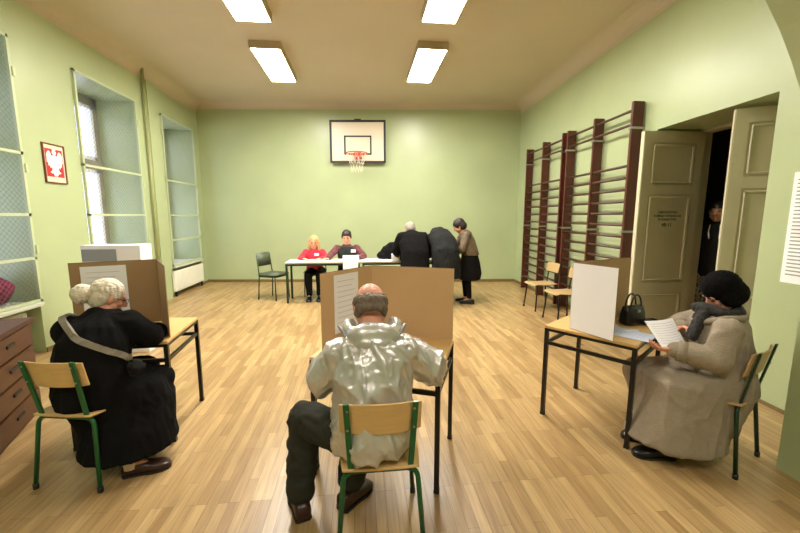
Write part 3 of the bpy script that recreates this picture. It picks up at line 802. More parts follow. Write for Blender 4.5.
def silver_folds(c_, q):
    h = 0
    for amp, sx, sz, o_ in ((.020, 5.5, 3.2, 3.1), (.012, 10, 6, 9.7), (.006, 20, 13, 2.3)):
        p = V((c_.x*sx+o_, c_.y*sx, c_.z*sz+c_.x*sx*.5)); p = p+nvec(p*.7)*.9
        h += amp*(max(0, 1-abs(noise.noise(p))*2.6)**2-.35)
    return h
jk = skinned(m, 'jacket', .0085, M['silver'], g, 3, silver_folds)
# hood lying on the shoulders
m = MB()
pts = []
for k in range(21):
    a = math.radians(-200+220*k/20); pts.append(V((.045+.112*math.cos(a), 1.70+.085*math.sin(a), .985-.03*max(0, -math.sin(a)))))
for i in range(20): cap(m, pts[i], .030, pts[i+1], .030)
ell(m, (.045, 1.640, .952), (.128, .060, .070), (1, 0, 0), (0, 1, .9)); ell(m, (.045, 1.605, .915), (.095, .040, .055), (1, 0, 0), (0, 1, .7))
hd = skinned(m, 'hood', .0085, M['silver'], g, 3, folds(.005, 10, 10, 12, 2.2))
m = MB(); pts = []
for k in range(21):
    t = -1+2*k/20; pts.append(V((.045+t*.155, 1.575+.095*abs(t)**2, .872+.125*abs(t)**1.7)))
m.tube(pts, .0075, 8); m.build('hood_seam', M['greyP'], hd, True)
for s_ in 'LR':
    wr, el = V(J['wr'+s_]), V(J['el'+s_]); d = (wr-el).normalized(); m = MB(); m.tube([wr-d*.03, wr+d*.012], .060, 16); m.build('cuff', M['silver'], jk, True)
for k, s_ in enumerate('LR'):
    lg = leg_cloth(g, J['hip'+s_], J['kn'+s_], V(J['an'+s_])+V((0, 0, .03)), M['trous'], (.094, .084, .068), .011, .012, seed=k*4)
    m = MB(); a = V(J['an'+s_]); m.tube([a+V((0, 0, -.02)), a+V((0, 0, .05))], .04, 12); m.build('sock', M['shoeB'] if s_ == 'L' else M['sock'], g, True)
shoe(g, (-.300, 1.67, 0), (-.385, 1.90, 0), M['shoe'], .048)
shoe(g, (-.125, 1.72, 0), (.03, 1.90, 0), M['shoe'], .048)

# --- the woman in the black coat, left
g = empty('person', (-1.6, 2.3, 0), 'white-haired woman in a long black coat seated at the left table', 'person')
J = dict(f=(.25, .97, 0), pelvis=(-1.63, 2.25, .52), chest=(-1.62, 2.33, .78), neck=(-1.61, 2.42, .90), head=(-1.605, 2.48, .985), hf=(.62, .62, -.42), hs=.95, lg=.8,
         shL=(-1.745, 2.34, .81), elL=(-1.76, 2.50, .70), wrL=(-1.62, 2.60, .745), shR=(-1.45, 2.38, .83), elR=(-1.36, 2.42, .74), wrR=(-1.37, 2.54, .735),
         hipL=(-1.70, 2.30, .48), knL=(-1.48, 2.56, .47), anL=(-1.50, 2.38, .09), toeL=(-1.38, 2.40, .03),
         hipR=(-1.55, 2.28, .48), knR=(-1.32, 2.42, .46), anR=(-1.355, 2.12, .09), toeR=(-1.20, 2.165, .03),
         hdL=((.8, .5, -.1), (0, 0, -1), (.5, -.8, 0), .5), hdR=((-.1, .95, -.05), (0, 0, -1), (-1, .2, 0), .8))
P = body(g, J, .0065, mskin=M['skinP']); face_bits(P, g, .95, M['hairW'])
m = MB(); hf, hr, hu = frame_of(J['hf'])
ell(m, P(0, -.022, .036), (.083, .094, .087), hr, hf); ell(m, P(0, -.05, -.01), (.080, .062, .075), hr, hf)
for k in (-1, 1): ell(m, P(.062*k, -.01, .03), (.02, .05, .05), hr, hf)
skinned(m, 'hair', .005, M['hairW'], g, 2, strands(.007, 60))
m = MB(); ell(m, P(-.035, -.135, -.02), (.066, .060, .062), hr, hf); skinned(m, 'hair_bun', .005, M['hairW'], g, 1, strands(.009, 70, 4))
m = MB()
for k in (-1, 1):
    m.tube([P(.032*k, .098, .004)+(hr*math.cos(a)*.021+hu*math.sin(a)*.016) for a in [2*PI*i/14 for i in range(15)]], .0016, 5)
    m.tube([P(.054*k, .09, .008), P(.082*k, .0, .006)], .0016, 5)
m.build('glasses', M['blk'], g)
m = MB(); r_ = V((.97, -.2, 0)); tl = V((.02, .35, 1))
loft(m, [((-1.58, 2.22, .40), .19, .16, r_), ((-1.585, 2.23, .50), .20, .175, r_), ((-1.60, 2.27, .62), .20, .165, r_, tl), ((-1.60, 2.31, .74), .20, .16, r_, tl), ((-1.60, 2.35, .82), .175, .14, r_, tl), ((-1.60, 2.40, .88), .12, .10, r_, tl), ((-1.60, 2.43, .92), .075, .07, r_, tl)])
for s_ in 'LR':
    sh, el, wr = V(J['sh'+s_]), V(J['el'+s_]), V(J['wr'+s_]); cap(m, sh, .088, el, .078); cap(m, el, .078, wr, .056); cap(m, J['chest'], .12, sh, .088)
# skirt of the coat falling over the knees to the floor
ra = V((.9, .3, 0))
loft(m, [((-1.55, 2.30, .55), .20, .17, ra), ((-1.48, 2.33, .49), .23, .20, ra), ((-1.45, 2.32, .38), .24, .20, ra), ((-1.43, 2.27, .24), .245, .215, ra), ((-1.42, 2.25, .13), .25, .23, ra), ((-1.42, 2.25, .115), .24, .22, ra)])
cap(m, J['hipR'], .12, J['knR'], .085); cap(m, J['hipL'], .12, J['knL'], .085)
loft(m, [((-1.58, 2.20, .48), .18, .14, r_), ((-1.56, 2.19, .36), .16, .11, r_), ((-1.54, 2.18, .28), .13, .08, r_)])
ct = skinned(m, 'coat', .010, M['black'], g, 3, folds(.014, 9, 9, 2.6, 1.7))
# strap across the back
from mathutils.bvhtree import BVHTree
def on_surface(o, pts, lift=.006):
    """project world points onto a child's surface along the way to the nearest point"""
    bm_ = bmesh.new(); bm_.from_mesh(o.data); T_ = BVHTree.FromBMesh(bm_); bm_.free(); og = origin(o.parent)
    out = []
    for p in pts:
        q = T_.find_nearest(V(p)-og); out.append((q[0]+og+q[1]*lift, q[1]))
    return out
path = [V((-1.79, 2.42, .92)), V((-1.78, 2.32, .915)), V((-1.70, 2.20, .885)), V((-1.58, 2.12, .835)), V((-1.47, 2.12, .78)), V((-1.40, 2.17, .73)), V((-1.35, 2.22, .685)), V((-1.32, 2.28, .655))]
dense = []
for i in range(len(path)-1):
    for k in range(6): dense.append(path[i].lerp(path[i+1], k/6))
dense.append(path[-1])
sp = on_surface(ct, dense, .008); pp = [q[0] for q in sp]
for _ in range(4): pp = [pp[0]]+[(pp[i-1]+pp[i]*2+pp[i+1])/4 for i in range(1, len(pp)-1)]+[pp[-1]]
R = []
for i, p in enumerate(pp):
    d = (pp[min(i+1, len(pp)-1)]-pp[max(i-1, 0)]).normalized(); n_ = sp[i][1]; a = d.cross(n_).normalized(); n2 = a.cross(d)
    if n2.dot(n_) < 0: n2 = -n2
    R.append([p+a*.017+n2*.010, p-a*.017+n2*.010, p-a*.017-n2*.006, p+a*.017-n2*.006])
bag = empty('shoulder_bag', (-1.36, 2.2, .5), 'small dark bag on a grey strap across the back of the woman in black', 'bag')
MB().rings(R).build('strap', M['strap'], bag)
m = MB(); m.box((-1.335, 2.23, .62), (.085, .10, .07), Matrix.Rotation(.5, 3, 'Z') @ Matrix.Rotation(.3, 3, 'Y'), .02); m.build('pouch', M['charcoal'], bag, True)
m = MB(); m.box(pp[-4]+sp[-4][1]*.012, (.03, .03, .03), Matrix.Rotation(.5, 3, 'Z'), .004); m.build('buckle', M['metal'], bag)
m = MB(); a = V(J['anR']); m.tube([a+V((-.0, 0, -.04)), a+V((0, 0, .09))], .040, 14); m.build('sock', M['sock'], g, True)
shoe(g, (-1.40, 2.115, 0), (-1.165, 2.185, 0), M['shoe'], .046)
shoe(g, (-1.53, 2.33, 0), (-1.33, 2.40, 0), M['shoe'], .046)

# --- the woman in the grey coat, right
g = empty('person', (2.15, 2.0, 0), 'woman in a grey-brown wool coat and black knitted hat reading at the right table', 'person')
J = dict(f=(-.86, .5, 0), pelvis=(2.21, 1.99, .51), chest=(2.20, 1.985, .78), neck=(2.19, 2.0, .91), head=(2.205, 2.005, 1.02), hf=(-.86, .22, -.58), hs=.97, lg=.8,
         shL=(2.12, 1.86, .84), elL=(2.04, 1.83, .67), wrL=(1.90, 1.965, .690), shR=(2.24, 2.12, .84), elR=(2.17, 2.27, .74), wrR=(2.11, 2.16, .765),
         hipL=(2.14, 1.92, .49), knL=(1.83, 2.02, .45), anL=(1.88, 1.94, .09), toeL=(1.77, 1.96, .03),
         hipR=(2.22, 2.07, .49), knR=(1.86, 2.20, .46), anR=(1.90, 2.10, .09), toeR=(1.80, 2.14, .03),
         hdL=((-.75, .35, -.02), (.1, .35, .93), (-.3, .8, .3), .8), hdR=((-.80, -.30, .0), (-.25, -.55, -.7), (-.3, -.4, .8), .9))
P = body(g, J, .0060, mskin=M['skinP']); face_bits(P, g, .97)
hf, hr, hu = frame_of(J['hf'])
m = MB(); ell(m, P(0, -.022, .050), (.098, .106, .098), hr, hf); ell(m, P(0, -.045, -.01), (.102, .090, .090), hr, hf)
for k in (-1, 1): ell(m, P(.070*k, .0, -.005), (.034, .055, .060), hr, hf)
skinned(m, 'knitted_hat', .006, M['hatB'], g, 2, strands(.004, 70))
m = MB(); pts = [V((2.19+.09*math.cos(a), 2.005+.10*math.sin(a), .925+.012*math.cos(a*2))) for a in [2*PI*i/16 for i in range(17)]]
for i in range(16): cap(m, pts[i], .034, pts[i+1], .034)
for k in range(4):
    cap(m, (2.11-.012*k, 2.04-.02*k, .905), .026, (2.045-.006*k, 2.03-.014*k, .76), .022)
skinned(m, 'scarf', .007, M['scarf'], g, 2, folds(.006, 22, 22, 22, 5.5))
m = MB(); r_ = V((.5, .86, 0))
loft(m, [((2.22, 1.97, .42), .19, .19, r_), ((2.22, 1.98, .52), .20, .185, r_), ((2.215, 1.985, .64), .19, .165, r_), ((2.205, 1.99, .76), .185, .15, r_), ((2.20, 1.99, .84), .165, .13, r_), ((2.195, 1.995, .90), .12, .105, r_), ((2.195, 1.995, .93), .085, .08, r_)])
for s_ in 'LR':
    sh, el, wr = V(J['sh'+s_]), V(J['el'+s_]), V(J['wr'+s_]); cap(m, sh, .074, el, .076); cap(m, el, .074, wr, .055); cap(m, V(J['chest']), .11, sh, .076)
ra = V((.93, -.37, 0))
loft(m, [((2.08, 1.99, .56), .20, .17, ra), ((2.02, 2.00, .50), .235, .20, ra), ((2.01, 2.00, .38), .245, .205, ra), ((1.985, 2.0, .25), .265, .22, ra), ((1.965, 1.99, .11), .285, .235, ra), ((1.965, 1.99, .095), .275, .225, ra)])
cap(m, J['hipL'], .12, V(J['knL'])+V((.03, 0, -.02)), .085); cap(m, J['hipR'], .12, V(J['knR'])+V((.0, 0, -.01)), .10); cap(m, V(J['knR'])+V((0, 0, -.01)), .095, V(J['anR'])+V((0, 0, .10)), .09)
loft(m, [((2.20, 1.96, .45), .20, .17, ra), ((2.15, 1.94, .28), .17, .15, ra), ((2.10, 1.93, .17), .14, .13, ra)])
def wool_folds(c_, q):
    h = 0
    for amp, sx, sz, o_ in ((.015, 4.5, 1.4, 1.1), (.009, 8, 4, 6.7)):
        p = V((c_.x*sx+o_, c_.y*sx, c_.z*sz)); p = p+nvec(p*.7)*.7
        h += amp*(max(0, 1-abs(noise.noise(p))*2.4)**2-.35)
    return h
ct = skinned(m, 'coat', .0095, M['greycoat'], g, 3, wool_folds)
# collar
m = MB(); pts = [V((2.195+.118*math.cos(a)-.01, 1.995+.125*math.sin(a), .905-.055*max(0, -math.cos(a+.5)))) for a in [2*PI*i/18 for i in range(19)]]
for i in range(18): cap(m, pts[i], .020, pts[i+1], .020)
cap(m, (2.10, 2.0, .86), .022, (2.04, 1.99, .66), .020)
skinned(m, 'collar', .0085, M['greycoat'], ct, 2, None)
for s_ in 'LR':
    wr, el = V(J['wr'+s_]), V(J['el'+s_]); d = (wr-el).normalized(); m = MB(); m.tube([wr-d*.05, wr-d*.005], .064, 16); m.build('cuff', M['greycoat'], ct, True)
shoe(g, (1.93, 1.93, 0), (1.69, 1.985, 0), M['shoeB'], .046)
shoe(g, (1.98, 2.09, 0), (1.75, 2.17, 0), M['shoeB'], .046)

# --- far figures share one builder
def far_person(label, J, shapes, shoes=None, bits=True, vox=.009, hs=1.0, hair=None, skin=None, cat='person'):
    b_ = V(J['pelvis']); g_ = empty('person', (b_.x, b_.y, 0), label, cat)
    P_ = body(g_, J, vox, mskin=skin or M['skin'], hs=hs)
    if bits: face_bits(P_, g_, 1.0)
    hf_, hr_, hu_ = frame_of(J['hf'])
    for nm, fn, mt, amp in shapes(P_, hf_, hr_, hu_):
        m_ = MB(); fn(m_); skinned(m_, nm, .010, M[mt], g_, 2, folds(amp, 9, 9, 5, len(nm)) if amp else None)
    for h_, t_ in (shoes or []): shoe(g_, h_, t_, M['shoeB'], .045)
    return g_
def arms(m_, J, r, s_='LR'):
    for k in s_:
        cap(m_, J['sh'+k], r[0], J['el'+k], r[1]); cap(m_, J['el'+k], r[1], V(J['wr'+k]), r[2]); cap(m_, J['chest'], r[0]*1.3, J['sh'+k], r[0])
def seat_legs(x, y, fy=-1, sp=.09, zk=.46):
    o = {}
    for s_, k in (('L', 1), ('R', -1)):
        q = k*sp*(-fy)
        o['hip'+s_] = (x+q*-1*-1, y, .47); o['kn'+s_] = (x+q*1.1, y+fy*.40, zk); o['an'+s_] = (x+q, y+fy*.38, .09); o['toe'+s_] = (x+q*1.2, y+fy*.5, .03)
    return o
def trousers(m_, J, r=(.09, .07, .055)):
    for s_ in 'LR': cap(m_, J['hip'+s_], r[0], J['kn'+s_], r[1]); cap(m_, J['kn'+s_], r[1], V(J['an'+s_])+V((0, 0, .03)), r[2])
    cap(m_, J['hipL'], r[0], J['hipR'], r[0])
# girl in red at the far table
J = dict(f=(.1, -1, 0), pelvis=(-.88, 7.03, .50), chest=(-.88, 6.97, .76), neck=(-.88, 6.93, .90), head=(-.87, 6.90, 1.025), hf=(.05, -1, -.35), hs=1.0,
         shL=(-.73, 6.96, .83), elL=(-.64, 6.86, .70), wrL=(-.72, 6.68, .745), shR=(-1.03, 6.96, .83), elR=(-1.12, 6.86, .70), wrR=(-1.04, 6.68, .745),
         hdL=((-.6, -.8, 0), (0, 0, -1), (-1, .5, 0), .3), hdR=((.6, -.8, 0), (0, 0, -1), (1, .5, 0), .3), **seat_legs(-.85, 7.0))
def sh_girl(P, f_, r_, u_):
    def top(m_):
        loft(m_, [((-.88, 7.03, .50), .16, .12, (1, 0, 0)), ((-.88, 7.0, .64), .15, .11, (1, 0, 0)), ((-.88, 6.97, .78), .16, .11, (1, 0, 0)), ((-.88, 6.95, .86), .12, .09, (1, 0, 0)), ((-.88, 6.94, .90), .07, .07, (1, 0, 0))]); arms(m_, J, (.062, .056, .042))
        ell(m_, (-.88, 7.0, .91), (.10, .07, .06))
    def hr(m_):
        ell(m_, P(0, -.022, .034), (.088, .098, .090), r_, f_)
        for k in (-1, 1):
            cap(m_, P(.075*k, .0, .02), .03, P(.085*k, .012, -.12), .032); cap(m_, P(.085*k, .012, -.12), .03, P(.10*k, .03, -.20), .02)
        cap(m_, P(0, -.08, 0), .06, P(0, -.09, -.14), .06)
    return [('fleece_jacket', top, 'redC', .006), ('hair', hr, 'hairBl', .004), ('trousers', lambda m_: trousers(m_, J), 'black', .004)]
gg = far_person('blond woman in a red fleece sitting at the far table', J, sh_girl, [((-.94, 6.66, 0), (-.94, 6.42, 0)), ((-.76, 6.66, 0), (-.76, 6.42, 0))])
MB().box((-.82, 6.835, .80), (.08, .006, .05), Matrix.Rotation(-.35, 3, 'X')).build('name_tag', M['pink'], gg)
# man in a dark vest at the far table
J = dict(f=(0, -1, 0), pelvis=(-.27, 7.05, .52), chest=(-.27, 6.97, .82), neck=(-.27, 6.92, .98), head=(-.27, 6.88, 1.115), hf=(-.12, -1, -.42), hs=1.05,
         shL=(-.09, 6.96, .90), elL=(.04, 6.86, .76), wrL=(-.03, 6.66, .75), shR=(-.45, 6.96, .90), elR=(-.56, 6.80, .79), wrR=(-.60, 6.60, .755),
         hdL=((-.7, -.7, 0), (0, 0, -1), (-1, .5, 0), .3), hdR=((-.5, -.8, 0), (0, 0, -1), (1, .2, 0), .2), **seat_legs(-.27, 7.02))
def sh_man(P, f_, r_, u_):
    def shirt(m_):
        arms(m_, J, (.068, .060, .046)); loft(m_, [((-.27, 6.99, .80), .155, .105, (1, 0, 0)), ((-.27, 6.95, .93), .12, .09, (1, 0, 0)), ((-.27, 6.93, .98), .07, .07, (1, 0, 0))])
    def vest(m_):
        loft(m_, [((-.27, 7.05, .50), .18, .13, (1, 0, 0)), ((-.27, 7.02, .66), .175, .125, (1, 0, 0)), ((-.27, 6.97, .82), .18, .125, (1, 0, 0)), ((-.27, 6.95, .90), .145, .105, (1, 0, 0)), ((-.27, 6.94, .945), .09, .08, (1, 0, 0))])
    def hr(m_):
        ell(m_, P(0, -.018, .05), (.088, .100, .080), r_, f_); ell(m_, P(0, -.05, .01), (.084, .062, .075), r_, f_)
        for k in (-1, 1): ell(m_, P(.074*k, .0, .01), (.016, .028, .045), r_, f_)
    return [('plaid_shirt', shirt, 'plaid', .005), ('vest', vest, 'vest', .006), ('hair', hr, 'hairD', .005), ('trousers', lambda m_: trousers(m_, J), 'black', .004)]
gg = far_person('dark-haired man in a dark vest over a plaid shirt sitting at the far table', J, sh_man, [((-.36, 6.66, 0), (-.36, 6.40, 0)), ((-.18, 6.66, 0), (-.18, 6.40, 0))])
MB().box((-.15, 6.825, .86), (.085, .006, .055), Matrix.Rotation(-.35, 3, 'X')).build('name_tag', M['pink'], gg)
# three voters bending over the right end of the far tables
def stand_legs(x, y, f_, sp=.09, step=.06, toe=.17):
    f_ = V((*f_, 0)).normalized(); r_ = V((f_.y, -f_.x, 0)); o = {}
    for s_, k in (('L', -1), ('R', 1)):
        b0 = V((x, y, 0))+r_*sp*k+f_*step*k
        o['hip'+s_] = V((x, y, .86))+r_*sp*k; o['kn'+s_] = b0+V((0, 0, .47))+f_*.03; o['an'+s_] = b0+V((0, 0, .09)); o['toe'+s_] = b0+f_*toe+V((0, 0, .03))
    return o
J = dict(f=(-.05, 1, 0), pelvis=(.88, 6.02, .90), chest=(.87, 6.16, 1.12), neck=(.86, 6.26, 1.22), head=(.84, 6.36, 1.27), hf=(-.2, .9, -.5), hs=1.05,
         shL=(.68, 6.18, 1.14), elL=(.60, 6.28, .92), wrL=(.66, 6.48, .78), shR=(1.05, 6.18, 1.14), elR=(1.10, 6.30, .92), wrR=(1.02, 6.48, .78),
         hdL=((.4, .9, -.1), (0, 0, -1), (1, 0, 0), .4), hdR=((-.4, .9, -.1), (0, 0, -1), (-1, 0, 0), .4), **stand_legs(.88, 5.98, (0, 1)))
def sh_m1(P, f_, r_, u_):
    t_ = (0, .5, 1)
    def coat(m_):
        loft(m_, [((.88, 5.98, .42), .25, .19, (1, 0, 0)), ((.88, 6.0, .70), .24, .18, (1, 0, 0)), ((.88, 6.03, .90), .23, .17, (1, 0, 0), (0, .2, 1)), ((.87, 6.10, 1.02), .24, .16, (1, 0, 0), t_), ((.87, 6.16, 1.13), .23, .14, (1, 0, 0), t_), ((.865, 6.22, 1.20), .16, .11, (1, 0, 0), t_), ((.86, 6.26, 1.24), .08, .075, (1, 0, 0), t_)]); arms(m_, J, (.095, .085, .062))
    def hr(m_): ell(m_, P(0, -.022, .036), (.086, .098, .085), r_, f_); ell(m_, P(0, -.05, 0), (.082, .06, .07), r_, f_)
    return [('coat', coat, 'black', .008), ('hair', hr, 'hairS', .006), ('trousers', lambda m_: trousers(m_, J), 'black', .003)]
far_person('grey-haired man in a black coat bending over the far table', J, sh_m1, [((.79, 5.86, 0), (.79, 6.13, 0)), ((.97, 5.98, 0), (.97, 6.25, 0))], False)
J = dict(f=(.05, 1, 0), pelvis=(1.40, 5.98, .92), chest=(1.34, 6.18, 1.14), neck=(1.32, 6.36, 1.17), head=(1.30, 6.48, 1.14), hf=(0, .6, -.8), hs=1.0,
         shL=(1.18, 6.20, 1.13), elL=(1.14, 6.34, .92), wrL=(1.20, 6.52, .79), shR=(1.50, 6.20, 1.11), elR=(1.58, 6.32, .90), wrR=(1.48, 6.50, .78),
         hdL=((.4, .9, -.1), (0, 0, -1), (1, 0, 0), .4), hdR=((-.4, .9, -.1), (0, 0, -1), (-1, 0, 0), .4), **stand_legs(1.40, 5.96, (0, 1)))
def sh_m2(P, f_, r_, u_):
    def coat(m_):
        loft(m_, [((1.40, 5.95, .48), .24, .18, (1, 0, 0)), ((1.40, 5.97, .75), .24, .19, (1, 0, 0)), ((1.39, 6.0, .92), .23, .19, (1, 0, 0), (0, .3, 1)), ((1.37, 6.08, 1.06), .22, .17, (1, 0, 0), (-.1, .8, 1)), ((1.34, 6.18, 1.16), .20, .15, (1, 0, 0), (-.1, 1, .7)), ((1.32, 6.30, 1.20), .15, .12, (1, 0, 0), (-.1, 1, .3)), ((1.32, 6.38, 1.20), .08, .08, (1, 0, 0), (0, 1, 0))]); arms(m_, J, (.085, .075, .058))
    def hr(m_): ell(m_, P(0, -.022, .036), (.084, .096, .085), r_, f_); ell(m_, P(0, -.05, 0), (.08, .06, .07), r_, f_)
    return [('padded_coat', coat, 'charcoal', .012), ('hair', hr, 'hairD', .005), ('trousers', lambda m_: trousers(m_, J), 'black', .003)]
far_person('person in a dark grey coat bent low over the far table, head hidden', J, sh_m2, [((1.31, 5.86, 0), (1.31, 6.1, 0)), ((1.49, 5.94, 0), (1.49, 6.18, 0))], False)
J = dict(f=(-.9, .4, 0), pelvis=(1.84, 6.14, .86), chest=(1.78, 6.17, 1.13), neck=(1.73, 6.18, 1.25), head=(1.665, 6.19, 1.325), hf=(-.85, .25, -.5), hs=1.0,
         shL=(1.76, 6.04, 1.18), elL=(1.68, 6.00, .95), wrL=(1.56, 6.12, .86), shR=(1.80, 6.30, 1.18), elR=(1.66, 6.36, .98), wrR=(1.52, 6.34, .88),
         hdL=((-.8, .5, -.2), (0, 0, -1), (0, 1, 0), .4), hdR=((-.8, .2, -.2), (0, 0, -1), (0, -1, 0), .4), **stand_legs(1.83, 6.15, (-.9, .4), .075, .04))
def sh_w(P, f_, r_, u_):
    a_ = (.4, .9, 0)
    def jk_(m_):
        loft(m_, [((1.86, 6.14, .84), .17, .15, a_), ((1.84, 6.145, .95), .165, .14, a_), ((1.80, 6.16, 1.08), .17, .13, a_, (-.25, .1, 1)), ((1.77, 6.17, 1.18), .15, .11, a_, (-.4, .1, 1)), ((1.74, 6.175, 1.24), .09, .08, a_, (-.4, .1, 1))]); arms(m_, J, (.072, .064, .048))
    def skirt(m_): loft(m_, [((1.85, 6.14, .88), .15, .13, a_), ((1.86, 6.14, .70), .18, .17, a_), ((1.87, 6.14, .52), .20, .19, a_), ((1.86, 6.14, .42), .19, .18, a_), ((1.86, 6.14, .41), .17, .16, a_)])
    def hr(m_):
        ell(m_, P(0, -.02, .04), (.095, .105, .095), r_, f_); ell(m_, P(0, -.055, -.01), (.092, .075, .085), r_, f_)
    return [('jacket', jk_, 'brownJ', .007), ('skirt', skirt, 'black', .006), ('hair', hr, 'hairD', .008), ('tights', lambda m_: trousers(m_, J, (.07, .058, .045)), 'black', 0)]
far_person('dark-haired woman in a brown jacket and black skirt standing by the far table', J, sh_w, [((1.92, 6.02, 0), (1.68, 6.10, 0)), ((1.92, 6.20, 0), (1.66, 6.32, 0))])
# someone waiting in the doorway
J = dict(f=(-.75, -.66, 0), pelvis=(4.150, 3.940, .92), chest=(4.140, 3.930, 1.24), neck=(4.130, 3.920, 1.43), head=(4.120, 3.905, 1.55), hf=(-.85, -.5, -.12), hs=1.0,
         shL=(4.260, 3.780, 1.35), elL=(4.310, 3.680, 1.09), wrL=(4.180, 3.640, .92), shR=(4.010, 4.040, 1.35), elR=(3.930, 4.070, 1.07), wrR=(3.920, 3.960, .86),
         hdL=((-.3, 0, -1), (0, 1, 0), (-1, 0, 0), .4), hdR=((-.1, -.3, -1), (1, 0, 0), (-1, -1, 0), .4), **stand_legs(4.150, 3.950, (-.75, -.66), .10, .03))
def sh_d(P, f_, r_, u_):
    a_ = (.66, -.75, 0)
    def top(m_):
        loft(m_, [((4.150, 3.940, .80), .18, .13, a_), ((4.150, 3.940, .98), .18, .13, a_), ((4.140, 3.930, 1.22), .19, .13, a_), ((4.140, 3.930, 1.34), .17, .11, a_), ((4.130, 3.920, 1.42), .09, .085, a_)]); arms(m_, J, (.075, .066, .05)); ell(m_, (4.165, 3.945, 1.43), (.10, .09, .06))
    def hr(m_): ell(m_, P(0, -.02, .042), (.086, .098, .085), r_, f_); ell(m_, P(0, -.05, .01), (.082, .06, .07), r_, f_)
    return [('hooded_top', top, 'charcoal', .006), ('hair', hr, 'hairD', .004), ('camouflage_trousers', lambda m_: trousers(m_, J, (.105, .085, .075)), 'camo', .006)]
gg = far_person('person in a black hooded top and camouflage trousers waiting in the dark doorway', J, sh_d, [((4.260, 3.970, 0), (4.060, 3.790, 0)), ((4.130, 4.090, 0), (3.950, 3.920, 0))])
m = MB()
for k in (-1, 1): m.tube([V((4.045, 3.850, 1.40))+V((.66, -.75, 0))*.045*k, V((4.020, 3.830, 1.33))+V((.66, -.75, 0))*.05*k, V((4.015, 3.820, 1.24))+V((.66, -.75, 0))*.045*k], .006, 6)
m.build('drawstring', M['white'], gg)
# ------------------------------------------------------------------ far tables and what is on them
def long_table(x0, x1, y0, y1, label):
    r = empty('long_table', ((x0+x1)/2, (y0+y1)/2, 0), label, 'table', 'long tables at the back wall')
    MB().span((x0, y0, .685), (x1, y1, .71), .004).build('table_top', M['sill'], r)
    for x in (x0+.03, x1-.03):
        for y in (y0+.03, y1-.03): MB().span((x-.017, y-.017, 0), (x+.017, y+.017, .69)).build('leg', M['greenD'], r)
    m = MB(); m.span((x0+.02, y0+.015, .65), (x1-.02, y0+.04, .685)); m.span((x0+.02, y1-.04, .65), (x1-.02, y1-.015, .685)); m.build('apron_rail', M['greenD'], r)
    return r
long_table(-1.31, -.02, 6.38, 6.86, 'long dark-framed table at the back where the two seated officials work')
long_table(.0, 1.62, 6.38, 6.86, 'long dark-framed table at the back under the bending voters')
# paper covering on the tables
tag(MB().span((-1.28, 6.36, .711), (-.3, 6.84, .716)).build('paper_cover', M['white']), 'white paper covering the left part of the far tables', 'paper sheet')
tag(MB().span((-.27, 6.36, .711), (.60, 6.84, .718)).build('paper_cover', M['white']), 'white paper covering the middle of the far tables beside the hanging sign', 'paper sheet')
# white box at the end
r = empty('white_box', (.60, 6.42, .72), 'small white box on the far table beside the man in the black coat', 'box')
MB().span((.53, 6.36, .72), (.66, 6.50, .83), .003).build('box_body', M['white'], r)
MB().span((.526, 6.356, .825), (.664, 6.504, .835)).build('lid', M['white'], r)
# ballot stack and the sign that hangs down the front
r = empty('paper_stack', (-.20, 6.55, .718), 'white stack of ballot papers in front of the man in the vest', 'paper stack')
MB().span((-.33, 6.48, .718), (-.05, 6.66, .80)).build('papers', M['white'], r)
s = sheet_on((-.32, 6.352), (-.06, 6.352), 0, .26, .50, .72, -1, 'white sign with purple print hanging from the front of the far table', 'signs on the far table', 'table_sign', lines=5, ink='inkP', off=.0)
r = empty('paper_stack', (-.85, 6.5, .716), 'loose white papers in front of the blond woman in red', 'paper stack')
for k in range(4): MB().box((-.86+.05*k, 6.52+.02*k, .7185+.003*k), (.21, .297, .002), Matrix.Rotation(.3*k-.4, 3, 'Z')).build('sheet', M['white'], r)
# black bag between the man in the vest and the voters
r = empty('black_bag', (.52, 6.72, .711), 'soft black bag lying on the far table left of the man in the black coat', 'bag')
m = MB(); ell(m, (.54, 6.72, .85), (.19, .11, .14)); ell(m, (.57, 6.72, .91), (.13, .10, .12)); ell(m, (.40, 6.72, .79), (.12, .09, .075)); skinned(m, 'bag_body', .01, M['black'], r, 2, folds(.008, 12, 12, 12, 3))
m = MB(); m.tube(bend([(.40, 6.69, .88), (.44, 6.66, .96), (.58, 6.66, .96), (.62, 6.69, .88)], .04), .007, 8); m.build('handle', M['blk'], r, True)
# padded chairs at the back
def padded_chair(cx, cy, ang, label, frame='greenD', pad='padG'):
    r = empty('padded_chair', (cx, cy, 0), label, 'chair', 'padded chairs at the far tables'); R3 = Matrix.Rotation(ang, 3, 'Z'); T = lambda x, y, z: R3 @ V((x, y, z))+V((cx, cy, 0))
    for x in (-.19, .19):
        MB().tube([T(x, .18, 0), T(x*.95, .17, .43)], .011, 8).build('leg', M[frame], r, True)
        MB().tube(bend([T(x, -.20, 0), T(x*.95, -.17, .44), T(x*.9, -.22, .80)], .05), .011, 8).build('leg', M[frame], r, True)
    m = MB()
    for a_, c_ in (((-.18, .17), (.18, .17)), ((-.18, -.17), (.18, -.17)), ((-.18, -.17), (-.18, .17)), ((.18, -.17), (.18, .17))): m.tube([T(*a_, .42), T(*c_, .42)], .009, 8)
    m.build('seat_frame', M[frame], r, True)
    m = MB(); m.box(T(0, 0, .455), (.40, .40, .05), R3, .018); m.build('seat', M[pad], r, True)
    m = MB(); m.box(T(0, -.205, .72), (.36, .04, .24), R3 @ Matrix.Rotation(.12, 3, 'X'), .018); m.build('backrest', M[pad], r, True)
padded_chair(-1.60, 6.84, -PI/2-.45, 'grey-green padded chair standing free at the left end of the far table')
padded_chair(-.88, 7.10, PI, 'grey-green padded chair under the blond woman in red')
